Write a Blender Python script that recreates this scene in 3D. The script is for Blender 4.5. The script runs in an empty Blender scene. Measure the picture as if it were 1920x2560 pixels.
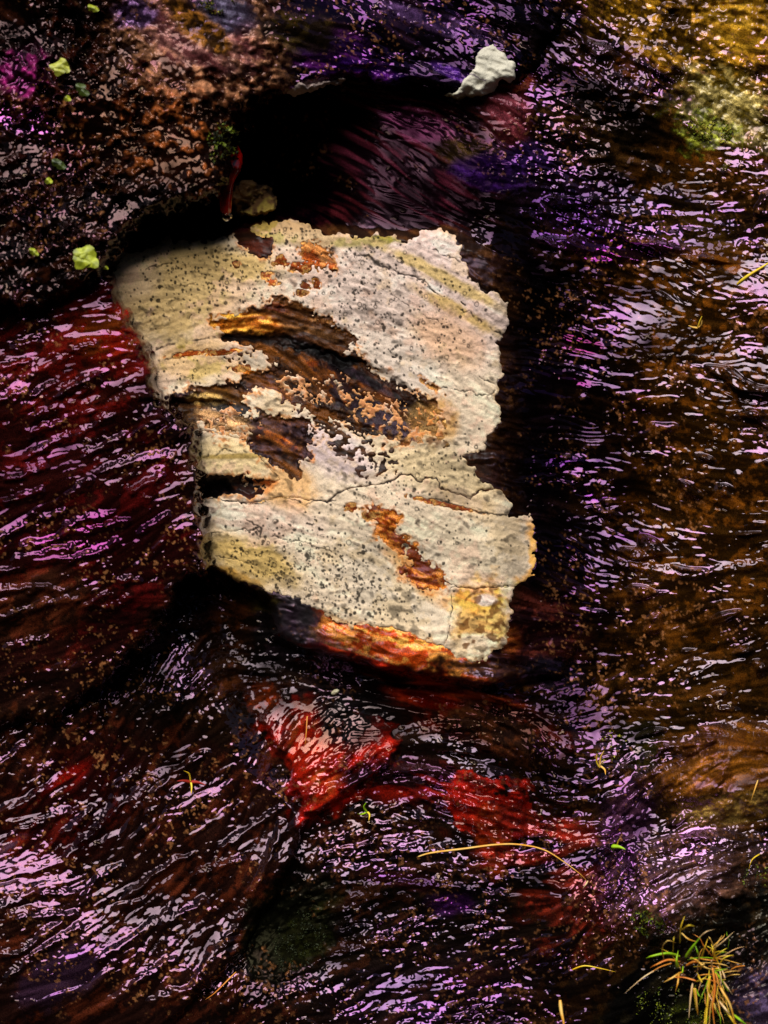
import bpy, math, random
import numpy as np
from mathutils import Vector

# ------------------------------------------------------------------ camera, sky, sun, exposure
S = bpy.context.scene
MM = 0.0005                       # metres of rock per unit of the working grid
CAMD = 2.4
W0, H0 = 1920.0, 2560.0
cd = bpy.data.cameras.new("camera"); cam = bpy.data.objects.new("camera", cd)
S.collection.objects.link(cam); S.camera = cam
cam.location = (0, -CAMD, 0); cam.rotation_euler = (math.radians(90), 0, 0)
cd.sensor_fit = 'HORIZONTAL'; cd.sensor_width = 36.0; cd.lens = 36.0 * CAMD / (W0 * MM)
cd.clip_start = 0.02; cd.clip_end = 500
cd.dof.use_dof = True; cd.dof.focus_distance = 2.385; cd.dof.aperture_fstop = 1.9

SUN_EL, SUN_AZ = 42.0, -14.0      # sun above and behind the photographer, a little to the left
w = bpy.data.worlds.new("World"); S.world = w; w.use_nodes = True
nt = w.node_tree; nt.nodes.clear()
sky = nt.nodes.new('ShaderNodeTexSky'); sky.sky_type = 'NISHITA'; sky.sun_disc = False
sky.sun_elevation = math.radians(SUN_EL); sky.sun_rotation = math.radians(180 - SUN_AZ)
bg = nt.nodes.new('ShaderNodeBackground'); bg.inputs['Strength'].default_value = 0.05
ou = nt.nodes.new('ShaderNodeOutputWorld')
nt.links.new(sky.outputs[0], bg.inputs[0]); nt.links.new(bg.outputs[0], ou.inputs[0])

sl = bpy.data.lights.new("sun", 'SUN'); sl.energy = 5.0; sl.angle = math.radians(43); sl.color = (1.0, 0.97, 0.93)
so = bpy.data.objects.new("sun", sl); S.collection.objects.link(so)
e, a = math.radians(SUN_EL), math.radians(SUN_AZ)
sd = Vector((math.sin(a) * math.cos(e), -math.cos(a) * math.cos(e), math.sin(e)))
so.rotation_euler = sd.to_track_quat('Z', 'Y').to_euler(); so.location = sd * 4

vs = S.view_settings
vs.view_transform = 'Standard'; vs.look = 'None'; vs.gamma = 1.0; vs.use_curve_mapping = False
vs.exposure = -0.15

# ------------------------------------------------------------------ the working grid and its noises
rng = np.random.default_rng(11)
random.seed(5)
G = 2.0
XMIN, XMAX, YMIN, YMAX = -200.0, 2120.0, -250.0, 2810.0
xs = np.arange(XMIN, XMAX + 1, G, dtype=np.float32); ys = np.arange(YMIN, YMAX + 1, G, dtype=np.float32)
NX, NY = len(xs), len(ys)
X, Y = np.meshgrid(xs, ys)
f32 = np.float32

def bmat(coords, n):
    """cubic B-spline weights from n lattice values to the coords"""
    i = np.floor(coords).astype(int); t = (coords - i).astype(f32)
    M = np.zeros((len(coords), n), f32); r = np.arange(len(coords))
    wts = [(1 - t) ** 3 / 6, (3 * t ** 3 - 6 * t ** 2 + 4) / 6, (-3 * t ** 3 + 3 * t ** 2 + 3 * t + 1) / 6, t ** 3 / 6]
    for k, wk in enumerate(wts):
        M[r, i + k] = wk
    return M
def noise(lx, ly=None, seed=0):
    """smooth noise, unit deviation, features about lx by ly wide"""
    ly = ly or lx
    g = np.random.default_rng(seed)
    nx, ny = int((XMAX - XMIN) / lx) + 6, int((YMAX - YMIN) / ly) + 6
    R = g.standard_normal((ny, nx)).astype(f32)
    n = bmat((ys - YMIN) / ly, ny) @ R @ bmat((xs - XMIN) / lx, nx).T
    return (n / n.std()).astype(f32)
def fbm(l, seed, octs=3, gain=0.5):
    o = sum(noise(l / 2 ** k, None, seed + 31 * k) * gain ** k for k in range(octs))
    return o / o.std()
def sm(a, b, x):
    t = np.clip((x - a) / (b - a), 0, 1)
    return (t * t * (3 - 2 * t)).astype(f32)
def bil(F, px, py):
    u = np.clip((px - XMIN) / G, 0, NX - 1.001); v = np.clip((py - YMIN) / G, 0, NY - 1.001)
    i = u.astype(np.int32); j = v.astype(np.int32); fu = (u - i).astype(f32); fv = (v - j).astype(f32)
    a = F[j, i]; b = F[j, i + 1]; c = F[j + 1, i]; d = F[j + 1, i + 1]
    return a + (b - a) * fu + (c - a) * fv + (a - b - c + d) * fu * fv

# how the grain of the rock runs: (x, y, degrees, positive falls to the right)
GR = [(1400,600,17),(1300,900,6),(1350,1180,3),(1500,1000,5),(1600,420,22),(1800,500,-8),(1700,800,8),(1800,1100,6),(1700,1500,4),
 (400,700,-8),(500,850,-10),(620,800,-6),(700,830,8),(850,950,30),(1000,1060,32),(800,870,24),(1000,700,25),(1200,800,28),(950,600,20),(640,640,2),
 (540,1130,-8),(620,1120,2),(700,1180,18),(760,1260,35),(550,1000,-2),(900,1150,22),(1100,1150,22),(1150,1260,18),(1200,1020,25),
 (700,1450,20),(900,1500,20),(600,1350,8),(560,1400,18),(900,1300,25),(1200,1400,6),(1200,1560,4),(780,1580,22),(950,1650,18),(1150,1690,8),(1300,1700,12),(1250,1810,30),(1330,1850,45),(1350,1500,8),
 (200,900,-20),(60,900,-22),(200,1200,-22),(400,1300,-38),(420,1100,-25),(200,1500,-18),(60,1600,-15),(100,1850,-40),(300,2000,-52),(500,2100,-52),(300,2300,-48),(80,2200,-18),(200,2500,-34),
 (700,2150,-60),(620,2300,-58),(450,1700,-62),(330,1800,-55),(650,1650,-10),(650,1850,-50),(900,2200,-4),(900,2420,-16),(1150,2150,3),(1200,2000,26),(900,1900,-30),(1050,1880,10),(1300,2300,-4),(1200,2450,-14),
 (1700,2200,-30),(1850,2000,-14),(1850,1900,-5),(1600,2000,-28),(1500,1800,-8),(1800,1700,-12),(1500,2300,-50),
 (1100,60,17),(850,150,12),(900,350,24),(1100,450,22),(1300,300,20),(400,200,30),(200,100,40),(300,500,-30),(1500,150,30),(1300,1300,6)]
num = np.zeros((NY // 8 + 1, NX // 8 + 1, 2), f32); den = np.zeros(num.shape[:2], f32)
gx, gy = np.meshgrid(xs[::8], ys[::8])
num = np.zeros(gx.shape + (2,), f32); den = np.zeros(gx.shape, f32)
for (px, py, d) in GR:
    wt = 1.0 / (((gx - px) ** 2 + (gy - py) ** 2) + 900.0) ** 1.6
    num[..., 0] += wt * math.cos(2 * math.radians(d)); num[..., 1] += wt * math.sin(2 * math.radians(d)); den += wt
def upsample(F, k):
    m = [bmatlin(np.minimum(np.arange(n) / k, s - 1.001), s) for n, s in ((NY, F.shape[0]), (NX, F.shape[1]))]
    return (m[0] @ F.astype(f32) @ m[1].T).astype(f32)
def bmatlin(c, n):
    i = np.floor(c).astype(int); t = (c - i).astype(f32); M = np.zeros((len(c), n), f32); r = np.arange(len(c))
    M[r, i] = 1 - t; M[r, np.minimum(i + 1, n - 1)] += t
    return M
ang = 0.5 * np.arctan2(upsample(num[..., 1], 8), upsample(num[..., 0], 8)) + 0.16 * noise(130, 60, 3) + 0.10 * noise(45, 45, 4)
DX, DY = np.cos(ang).astype(f32), np.sin(ang).astype(f32)

def lic(F, step, n):
    """smear a noise along the grain"""
    acc = F.copy(); tot = 1.0
    for s in (1, -1):
        px, py = X.copy(), Y.copy(); dx, dy = DX, DY
        for k in range(n):
            px = px + s * step * dx; py = py + s * step * dy
            wt = 1 - (k + 1) / (n + 1)
            acc += wt * bil(F, px, py); tot += wt
            if k % 2 == 1:
                dx, dy = bil(DX, px, py), bil(DY, px, py)
    return (acc / acc.std()).astype(f32)

def cells(l, seed, jit=0.9):
    """cell pattern: distance to nearest seed, to the second, and a random number per cell"""
    g = np.random.default_rng(seed)
    nx, ny = int((XMAX - XMIN) / l) + 5, int((YMAX - YMIN) / l) + 5
    jx, jy, rv = (g.random((ny, nx)).astype(f32) for _ in range(3))
    u = (X - XMIN) / l + 2; v = (Y - YMIN) / l + 2
    i = u.astype(int); j = v.astype(int)
    d1 = np.full(X.shape, 9, f32); d2 = d1.copy(); rid = np.zeros(X.shape, f32)
    for dj in (-1, 0, 1):
        for di in (-1, 0, 1):
            a, b = i + di, j + dj
            d = np.sqrt((a + 0.5 + jit * (jx[b, a] - .5) - u) ** 2 + (b + 0.5 + jit * (jy[b, a] - .5) - v) ** 2)
            lt = d < d1
            d2 = np.where(lt, d1, np.minimum(d2, d)); rid = np.where(lt, rv[b, a], rid); d1 = np.where(lt, d, d1)
    return d1, d2, rid

nR = lic(fbm(19, 21, 2, .3), 7, 11)          # broad ribs
nS = sm(.95, 2.1, lic(fbm(22, 62, 2, .45), 7, 6))                 # scattered wet knobs
# layer coordinate of the bedding: its contours follow the grain; two sets of worn ledges are cut along it
th = 0.5 * np.arctan2(num[..., 1], num[..., 0]); ga, gb = -np.sin(th), np.cos(th)
def mirror(F, sx, sy): F = np.concatenate([F, sx * F[:, ::-1]], 1); return np.concatenate([F, sy * F[::-1]], 0)
fa, fb = np.fft.fft2(mirror(ga, -1, 1)), np.fft.fft2(mirror(gb, 1, -1))
ky, kx = np.meshgrid(np.fft.fftfreq(fa.shape[0], 16) * 6.2832, np.fft.fftfreq(fa.shape[1], 16) * 6.2832, indexing='ij')
kk = kx ** 2 + ky ** 2; kk[0, 0] = 1
BED = upsample(np.real(np.fft.ifft2(-1j * (kx * fa + ky * fb) / kk))[:th.shape[0], :th.shape[1]].astype(f32), 8)
def ledges(sp, seed, thin, wv):
    st = (BED + wv * (26 * noise(170, 80, seed) + 9 * noise(60, 34, seed + 1) + 3.0 * noise(24, 16, seed + 2))) / sp
    t = st - np.floor(st)
    A = lic(noise(sp * .9, sp * .45, seed + 3), 9, 14)
    wd = np.clip(sp * thin * (.12 + 1.0 * A), 0, sp * .36)                      # how deep each ledge is
    k = t * sp; ramp = wd - np.maximum(wd - k, 0) - 1.2 * np.exp(-np.abs(wd - k) / 2.5) * sm(0, 4, wd) * sm(0, 5, k)
    return (.40 * ramp * (1 - sm(.70, 1, t))).astype(f32)
nQ = ledges(46, 401, .21, 1.); nK = ledges(23, 451, .28, .8)
nJ = np.exp(-(lic(fbm(13, 72, 2, .3), 5, 9) / .42) ** 2)            # short fine ridges
nP = noise(3.4, None, 73)
nL = lic(noise(5.2, None, 81) + .5 * noise(9, None, 82), 4, 16)       # hair-fine fibres along the grain
nT = sm(.95, 1.9, noise(6.5, 5, 91) + .25 * nP) * np.clip(.4 + .6 * noise(50, 40, 92), 0, 1.3)   # scattered grains and beads of water
nM = lic(fbm(10, 22, 2, .35), 4, 7)            # middling grain
nF = lic(noise(5.5, None, 23), 2.5, 4)               # fine grain
nC = lic(fbm(18, 24, 3, .6), 6, 14)           # grain used for colour
nI = fbm(16, 25, 2, .6); nI2 = fbm(9, 26, 2, .5); nB = fbm(90, 27, 4, .55); nW = fbm(36, 28, 4, .6); nV = fbm(14, 29, 3, .6)
MOD = np.clip(.75 + .38 * nW + .3 * noise(110, 60, 77), .12, 1.7)      # calm and broken places
d1, d2, cid = cells(24, 30); dome = np.sqrt(np.clip(1 - (d1 / .62) ** 2, 0, 1)).astype(f32)
e1, e2, eid = cells(42, 31); domeL = np.sqrt(np.clip(1 - (e1 / .62) ** 2, 0, 1)).astype(f32)

# ------------------------------------------------------------------ outlines
def seg_sdf(P, gx, gy, closed=True):
    best = np.full(gx.shape, 1e12, f32); ins = np.zeros(gx.shape, bool)
    n = len(P)
    for k in range(n if closed else n - 1):
        (ax, ay), (bx, by) = P[k], P[(k + 1) % n]
        ex, ey = bx - ax, by - ay
        t = np.clip(((gx - ax) * ex + (gy - ay) * ey) / (ex * ex + ey * ey + 1e-6), 0, 1)
        best = np.minimum(best, (gx - ax - t * ex) ** 2 + (gy - ay - t * ey) ** 2)
        if closed and ay != by:
            c = ((ay > gy) != (by > gy)) & (gx < (bx - ax) * (gy - ay) / (by - ay) + ax)
            ins ^= c
    d = np.sqrt(best)
    return np.where(ins, d, -d) if closed else d
def poly(P):
    return upsample(seg_sdf(P, xs[::4][None, :] + 0 * ys[::4][:, None], ys[::4][:, None] + 0 * xs[::4][None, :]), 4)
def line(P):
    """distance to an open line, exact near it and large elsewhere"""
    o = np.full(X.shape, 1e3, f32)
    a = np.array(P); m = 90
    i0, i1 = np.searchsorted(xs, [a[:, 0].min() - m, a[:, 0].max() + m]); j0, j1 = np.searchsorted(ys, [a[:, 1].min() - m, a[:, 1].max() + m])
    o[j0:j1, i0:i1] = seg_sdf(P, X[j0:j1, i0:i1] + 2.5 * nI[j0:j1, i0:i1], Y[j0:j1, i0:i1] + 3 * nV[j0:j1, i0:i1], False)
    return o
def ell(cx, cy, rx, ry, deg=0, soft=.5, warp=.25):
    """a ragged soft-edged patch, 0..1"""
    c, s = math.cos(math.radians(deg)), math.sin(math.radians(deg))
    u = ((X - cx) * c + (Y - cy) * s) / rx; v = (-(X - cx) * s + (Y - cy) * c) / ry
    r = np.sqrt(u * u + v * v) + warp * (0.6 * nW + 0.5 * nV) * .6
    return sm(1 + soft / 2, 1 - soft / 2, r)

LICH = [(287,675),(294,665),(330,628),(377,618),(421,594),(435,601),(493,598),(529,596),(580,589),(602,605),(623,625),(649,637),(674,637),(681,596),(623,580),(634,553),(674,551),(710,547),(764,554),(811,578),(840,589),(899,590),(982,589),(997,598),(1015,602),(1033,587),(1062,572),(1098,572),(1142,596),(1154,618),(1153,647),(1171,665),(1172,683),(1200,715),(1225,726),(1261,751),(1275,798),(1266,835),(1254,847),(1243,864),(1250,911),(1267,936),(1251,954),(1238,970),(1238,994),(1260,1024),(1254,1056),(1218,1089),(1216,1125),(1172,1131),(1158,1142),(1172,1157),(1202,1186),(1234,1219),(1267,1239),(1286,1261),(1273,1290),(1322,1296),(1332,1311),(1337,1365),(1343,1441),(1294,1466),(1276,1480),(1272,1555),(1267,1604),(1229,1626),(1218,1653),(1169,1650),(1131,1636),(1104,1615),(1023,1582),(957,1566),(860,1555),(806,1528),(762,1514),(708,1487),(643,1468),(589,1452),(534,1419),(400,1400),(350,1000),(300,760),(250,700)]
HOLE1 = [(533,808),(602,789),(623,773),(674,755),(710,755),(793,788),(833,812),(862,838),(876,867),(925,915),(990,958),(1055,990),(1088,994),(1101,1030),(1127,1063),(1124,1098),(1006,1103),(912,1085),(850,1050),(800,1022),(740,1010),(713,985),(690,968),(640,965),(600,985),(612,1040),(671,1042),(756,1054),(792,1087),(777,1111),(789,1141),(753,1162),(741,1195),(713,1171),(671,1159),(632,1132),(611,1099),(533,1093),(505,1069),(420,1040),(420,985),(500,970),(593,954),(611,939),(662,930),(690,905),(640,868),(600,858),(560,835)]
HOLE2 = [(500,1195),(530,1193),(600,1190),(650,1193),(690,1208),(670,1222),(640,1240),(625,1250),(600,1238),(560,1236),(515,1245),(480,1250)]
HOLE3 = [(640,600),(681,594),(679,640),(660,650),(600,606)]
VEIN = [(925,1275),(965,1275),(995,1290),(975,1330),(1010,1355),(1045,1385),(1060,1410),(1110,1440),(1100,1470),(1060,1465),(1010,1432),(1040,1412),(1010,1375),(955,1340),(950,1300)]
SPOTS = [(745,665,30,13,5),(800,640,42,24,10),(832,670,12,18,0),(668,688,16,8,0),(680,706,12,12,0),(765,712,10,9,0),(792,712,9,14,0),(754,733,15,7,0),(590,660,8,7,0),(700,655,17,14,0),
 (880,1268,14,9,0),(930,1290,16,10,0),(1115,1262,80,5,13),(600,921,20,7,-8),(560,880,30,5,-8),(470,885,40,5,-8),(1080,965,30,7,35)]
lich = poly(LICH) + 3 * nV + 2.5 * nI2 + 2 * nW
hole1 = poly(HOLE1) + 6 * nC + 5 * nV + 2.5 * nI2
hole2 = poly(HOLE2) + 3 * nV
hole3 = poly(HOLE3) + 4 * nV
vein = poly(VEIN) + 7 + 2.5 * nV + 2 * nI2
spots = np.full(X.shape, -50, f32)
for (cx, cy, rx, ry, dg) in SPOTS:
    spots = np.maximum(spots, (ell(cx, cy, rx, ry, dg, 1.2, .5) - .5) * 14)
spots = np.where(spots > -6.9, spots + 3 * nI2 + 2.5 * nP, -50)
vein = vein + 2.5 * nI2 + 2 * nP; hole1 = hole1 + 2.5 * nP
bare = np.maximum.reduce([hole1, hole2, hole3, vein, spots])
# places where crust and bare rock are mixed in flecks
fleck = np.maximum.reduce([ell(900,1010,95,45,32,.8), ell(1010,1040,80,45,32,.6), ell(760,970,90,30,25,.7), ell(960,920,60,14,32,.8), ell(580,1060,70,45,20,.6)*.9, ell(680,1230,50,70,-50,.5), ell(1060,1060,50,40,30,.5)])
dotty = np.maximum.reduce([ell(840,1085,130,45,28,.9), ell(930,1150,60,35,20,.8), ell(960,960,90,22,28,.9), ell(640,905,60,30,-8,.8)*.7])
fn = nI2 * .7 + nV * .35 + nF * .4 + nP * .45
cover = np.minimum(lich, -bare)
cover = np.where((lich > 6) & (fleck > .05), np.maximum(cover, (fn - 1.25 + 1.15 * fleck) * 6), cover)
cover = np.where(dotty > .05, np.minimum(cover, (1.35 - dotty * 1.2 - fn * .9) * 6), cover)
crack = np.minimum.reduce([line([(820,1255),(865,1222),(930,1212),(985,1205),(1000,1190),(1030,1188),(1050,1205),(1095,1192),(1096,1225),(1130,1232),(1175,1245),(1195,1230),(1240,1224)]) / 1.6,
  line([(872,1222),(925,1145),(935,1120)]) / 1.2, line([(888,632),(920,650),(960,665),(985,672)]) / 3.4, line([(985,672),(1040,695),(1100,740),(1160,775),(1215,815),(1262,843)]) / 1.5,
  line([(1205,815),(1235,828),(1262,842)]) / 2.6, line([(1045,612),(1100,632),(1150,655)]) / 1.5, line([(1090,1245),(1130,1265),(1190,1280),(1268,1290)]) / 2.6,
  line([(392,826),(440,812),(480,790)]) / 1.6, line([(394,872),(450,858),(520,848),(600,836)]) / 3., line([(394,902),(470,892),(560,870)]) / 2.2,
  line([(368,672),(420,658)]) / 2, line([(398,715),(470,712),(540,700)]) / 1.3, line([(1240,960),(1200,940)]) / 1.5,line([(1060,960),(1140,975),(1215,990),(1240,980)]) / 1.2,
  line([(600,1258),(640,1262),(700,1245),(760,1262),(800,1250),(840,1252)]) / 1.3, line([(620,1300),(650,1325),(655,1345)]) / 2.4, line([(655,1342),(760,1352),(830,1385)]) / 1.5,
  line([(530,1340),(570,1325),(640,1328)]) / 1.8, line([(540,1390),(620,1410),(700,1440)]) / 1.3, line([(980,735),(1060,790),(1130,820)]) / 1.0, line([(510,1145),(560,1128),(620,1130)]) / 2.2])
crackd = sm(1.6, .3, crack) * sm(-1.6, .2, nV + nW)
# black spore dots of the crust
dots = np.zeros(X.shape, f32)
dens = [(560,700,170,70,260),(470,660,120,50,90),(900,720,190,110,380),(1000,850,170,100,330),(820,640,150,50,120),(640,760,200,50,60),(840,1420,180,90,420),(720,1400,150,70,260),(900,1510,170,60,300),
        (1120,1350,150,90,90),(1100,1150,120,70,120),(480,940,80,40,60),(1150,720,90,60,40),(720,590,80,20,60),(420,750,80,60,50),(960,1230,120,50,80),(700,1320,150,30,70),(560,620,120,20,40)]
for (cx, cy, sx, sy, n) in dens:
    for k in range(int(n * .8)):
        x, y = rng.normal(cx, sx * .6), rng.normal(cy, sy * .6)
        r = 1.7 + 1.9 * rng.random() ** 2.6 + (1.5 if rng.random() < .03 else 0)
        i, j = int((x - XMIN) / G), int((y - YMIN) / G); m = 4
        if not (m < i < NX - m and m < j < NY - m): continue
        sl_ = (slice(j - m, j + m + 1), slice(i - m, i + m + 1))
        q = np.sqrt((X[sl_] - x) ** 2 * (1 + .5 * rng.random()) + (Y[sl_] - y) ** 2) + .9 * nI2[sl_]
        ring = rng.random() < .12 and r > 2.4
        v = np.clip((r - q) / .8 + .5, 0, 1)
        if ring: v = np.clip(1.2 - np.abs(q - r - 1.5) / 1.6, 0, 1)
        dots[sl_] = np.maximum(dots[sl_], v * (.9 + .1 * rng.random()))

BLOCK = [(-900,640),(240,640),(285,655),(315,740),(345,790),(375,860),(400,950),(440,1010),(490,1050),(510,1110),(512,1180),(528,1230),(520,1300),(525,1360),(532,1400),(500,1450),(440,1530),(380,1610),(270,1720),(150,1790),(0,1830),(-900,1900)]
LEDGE = [(-900,-900),(1500,-900),(1450,0),(1380,120),(1300,205),(1200,255),(1110,250),(1000,228),(860,206),(720,236),(650,262),(608,300),(606,380),(590,450),(560,505),(470,530),(400,545),(330,600),(290,650),(240,740),(100,790),(-900,800)]
SLAB = [(200,600),(330,600),(560,583),(620,575),(640,545),(800,560),(1000,575),(1120,562),(1250,640),(1500,760),(1500,1500),(1400,1690),(1180,1712),(1100,1692),(1000,1682),(900,1655),(760,1622),(690,1592),(672,1500),(600,1462),(520,1422),(200,1420)]
block = poly(BLOCK) + 7 * nW + 3 * nI + 3 * nR * sm(1000, 1100, Y) ; ledge = poly(LEDGE) + 6 * nW + 2 * nV; slab = poly(SLAB) + 3 * nW + 1.5 * nI

def rnd(s, r):
    """rounded shoulder: 0 at the outline, 1 at r inside, falling away outside"""
    t = np.clip(s / r, 0, 1)
    return np.where(s > 0, np.sqrt(1 - (1 - t) ** 2), s / r * 1.5).astype(f32)

# ------------------------------------------------------------------ relief of the wall
hb = 0.008 * noise(420, 300, 41) + 0.004 * noise(150, 110, 42)
rec = sm(-10, 130, poly([(250,700),(300,560),(560,480),(570,230),(860,150),(1180,200),(1260,300),(1180,430),(1120,590),(640,590),(420,640)]))
hb -= rec * (0.11 * sm(980, 650, X) + .025)
hb += 0.028 * np.clip(rnd(slab, 20), -1, 1) * sm(1500, 1250, X) * sm(1000, 1500, Y) + 0.028 * sm(0, 30, slab) * sm(1500, 1250, X) * sm(1500, 1000, Y)
hb += .012 * sm(500, 300, X) * sm(560, 700, Y) * sm(1000, 800, Y)
hb -= 0.05 * sm(1230, 1330, X) * sm(2000, 1350, X) * sm(400, 600, Y) * sm(2350, 1300, Y) * .5
hb += 0.03 * sm(1300, 2100, X) + 0.03 * sm(1850, 2500, Y) - .03 * sm(1750, 1450, Y) * sm(700, 500, X)
# strata steps in the slab
hb -= 0.003 * sm(-2, 14, hole1) * sm(0, 10, slab) + .012 * sm(-2, 14, hole2)
hb -= 0.006 * sm(18, 2, line([(560,845),(640,842),(700,850),(760,870),(820,890),(880,905),(960,940),(1020,975)]))
hb -= 0.010 * sm(14, 2, line([(430,1005),(520,1010),(570,1012)])) + .02 * sm(30, 6, line([(500,1235),(560,1225)]))
def lean(m, s_, cy): return (m * s_ * MM * (Y - cy)).astype(f32)
hb += lean(ell(1720,2190,190,130,-30,1.2,.1), .36, 2190) + lean(ell(200,2440,330,160,-25,1.2,.1), .05, 2440) + lean(ell(1100,2450,330,160,-5,1.2,.1), .12, 2450) + lean(ell(880,1920,160,110,-20,1.2,.1), .1, 1920) + lean(ell(1400,2150,200,140,0,1.2,.1), .12, 2150)
# lower rocks: red boulder, ridge at left, hollow with moss, pale ribbed block
boul = poly([(700,1700),(900,1760),(1010,1850),(985,1910),(940,1945),(880,1985),(800,2040),(750,2045),(735,1990),(700,1900),(640,1800)]) + 4 * nW
hb += 0.020 * sm(-4, 22, boul) * sm(1720, 1900, Y)
rid = poly([(740,2000),(780,2040),(740,2130),(700,2230),(640,2330),(590,2400),(520,2470),(300,2700),(-400,2900),(-400,1900),(300,1700)]) + 4 * nW
hb += 0.026 * np.maximum(rnd(np.maximum(rid, -20), 26), sm(-50, 50, poly([(-900,1400),(300,1400),(500,1470),(560,1700),(620,1850),(700,2000),(300,2300),(-900,2300)])))
red = poly([(1120,1960),(1200,1940),(1310,1960),(1320,2100),(1250,2140),(1180,2080)]) + 5 * nW
hb += 0.012 * sm(-6, 20, red)
hb += 0.03 * ell(1720, 2190, 190, 130, -30, 1.2, .1) + .03 * ell(1860, 1930, 190, 90, -8, 1.0, .1) - .016 * ell(720, 2330, 130, 100, -50, 1.3, .1)
hb += .012 * ell(1290, 1800, 150, 80, 30, .8, .1) - .02 * ell(1000, 1725, 260, 34, 12, .8, .05) - .008 * ell(200, 1720, 160, 40, -25, 1, .1)
gp = lambda P, wd: sm(wd, 0, line(P))
for P in ([(1050,1960),(960,1930),(900,1990)], [(960,2030),(1080,1985),(1200,2010),(1280,2080)], [(760,1990),(860,1960),(960,1900)], [(980,2350),(820,2395),(720,2440)], [(1180,1140),(1400,1165),(1450,1150)],
          [(1390,625),(1480,655),(1600,640)], [(700,2060),(650,2200),(560,2370)], [(960,1960),(1120,1950),(1160,1965)], [(1000,2210),(1130,2215),(1240,2235)], [(1480,2010),(1560,1990),(1605,1950)],
          [(400,1790),(560,1690)], [(1640,2130),(1740,2090),(1850,2110)], [(1550,1410),(1700,1440),(1910,1410)], [(1680,2240),(1780,2190),(1870,2150)]):
    hb += .0038 * gp(P, 18)
RIBS = [[(0,1861),(50,1822),(93,1795)],[(0,1911),(60,1868),(120,1812)],[(0,2038),(60,2010),(110,1972)],[(58,2070),(110,2055),(162,2027)],[(168,2146),(243,2070),(324,2001)],[(162,2088),(231,2024)],
        [(0,2383),(46,2389),(110,2340),(185,2285)],[(17,2447),(100,2380),(197,2319)],[(0,2262),(90,2236),(185,2232)],[(29,2302),(156,2285)],[(214,2244),(250,2195),(301,2169)],[(394,2319),(509,2256)],[(480,2192),(602,2151)],
        [(376,2504),(475,2475),(544,2371)],[(608,2296),(660,2198),(694,2099),(747,2053)],[(320,2240),(400,2180),(470,2140)],[(250,2400),(330,2350),(420,2280)],[(260,2520),(360,2440),(430,2400)],[(560,2120),(640,2060),(700,2020)],[(380,1980),(450,1930),(520,1880)],
        [(850,1960),(960,1935),(1050,1925)],[(1180,1960),(1260,1970),(1310,1990)],[(980,2130),(1060,2125),(1130,2135)],[(1600,2210),(1680,2170),(1760,2150)],[(1640,2260),(1720,2225),(1830,2170)],[(1700,2100),(1790,2085),(1870,2100)],[(1620,2310),(1700,2270),(1760,2240)]]
for P in RIBS: hb += .0042 * gp(P, 18)
BRIBS = [[(12,1259),(60,1242),(101,1230)],[(174,1236),(226,1198)],[(214,1140),(307,1091)],[(249,1181),(340,1155),(428,1141)],[(87,1045),(185,1010)],[(75,1085),(130,1065),(191,1033)],[(159,978),(243,944)],[(200,1085),(278,1040)],[(70,1143),(168,1094)],
         [(168,1315),(278,1280)],[(0,1430),(69,1410),(180,1395),(266,1378),(290,1355)],[(64,1370),(168,1335),(318,1306)],[(35,1399),(174,1370)],[(290,1452),(345,1450)],[(0,1477),(104,1471),(150,1482)],[(0,1546),(115,1511),(190,1500)],[(214,1523),(260,1488)],
         [(0,1000),(80,985),(140,960)],[(20,1200),(110,1170)],[(40,870),(95,855)],[(180,880),(240,862)],[(110,1300),(160,1275)],[(330,1230),(400,1195)],[(350,1330),(420,1290)],[(10,920),(70,905)],[(0,1340),(60,1318)],[(260,1530),(320,1500)],[(20,1620),(110,1595)]]
brib = sum(.0042 * gp(P, 18) for P in BRIBS)

# ------------------------------------------------------------------ surface recipe painted over the wall
def lin(h):
    c = [int(h[i:i + 2], 16) / 255 for i in (0, 2, 4)]
    return np.array([x / 12.92 if x <= .04045 else ((x + .055) / 1.055) ** 2.4 for x in c], f32)
Z = lambda v: np.full(X.shape, v, f32)
def vec(h): return np.broadcast_to(lin(h), X.shape + (3,)).astype(f32).copy()
class Rec: pass
def recipe():
    r = Rec(); r.col = vec('140a06'); r.tint = vec('f0d8ee'); r.R = Z(.7); r.M = Z(.8); r.F = Z(.7); r.B = Z(.2); r.L = Z(0); r.Q = Z(0); r.S = Z(0); r.K = Z(0); r.J = Z(0); r.grit = Z(.5); r.fib = Z(1.); r.T = Z(1.); r.rough = Z(.07); r.spec = Z(.9); return r
def paint(r, m, col=None, col2=None, thr=.3, nz=None, tint=None, **k):
    """lay a patch: its colour (a second colour where the grain noise is high), sheen and roughness of relief"""
    m3 = m[..., None]
    if col is not None:
        c = lin(col)[None, None, :] * np.ones_like(r.col)
        if col2 is not None:
            q = sm(thr - .5, thr + .5, nC * .7 + nV * .5 if nz is None else nz)[..., None]
            c = c * (1 - q) + lin(col2) * q
        r.col += (c - r.col) * m3
    if tint is not None: r.tint += (lin(tint) - r.tint) * m3
    for kk, v in k.items():
        F = getattr(r, kk); F += (v - F) * m
def gp_(P, wd): return sm(wd, 0, np.where(line(P) > 900, 900, line(P)) + 6 * nW)
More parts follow.
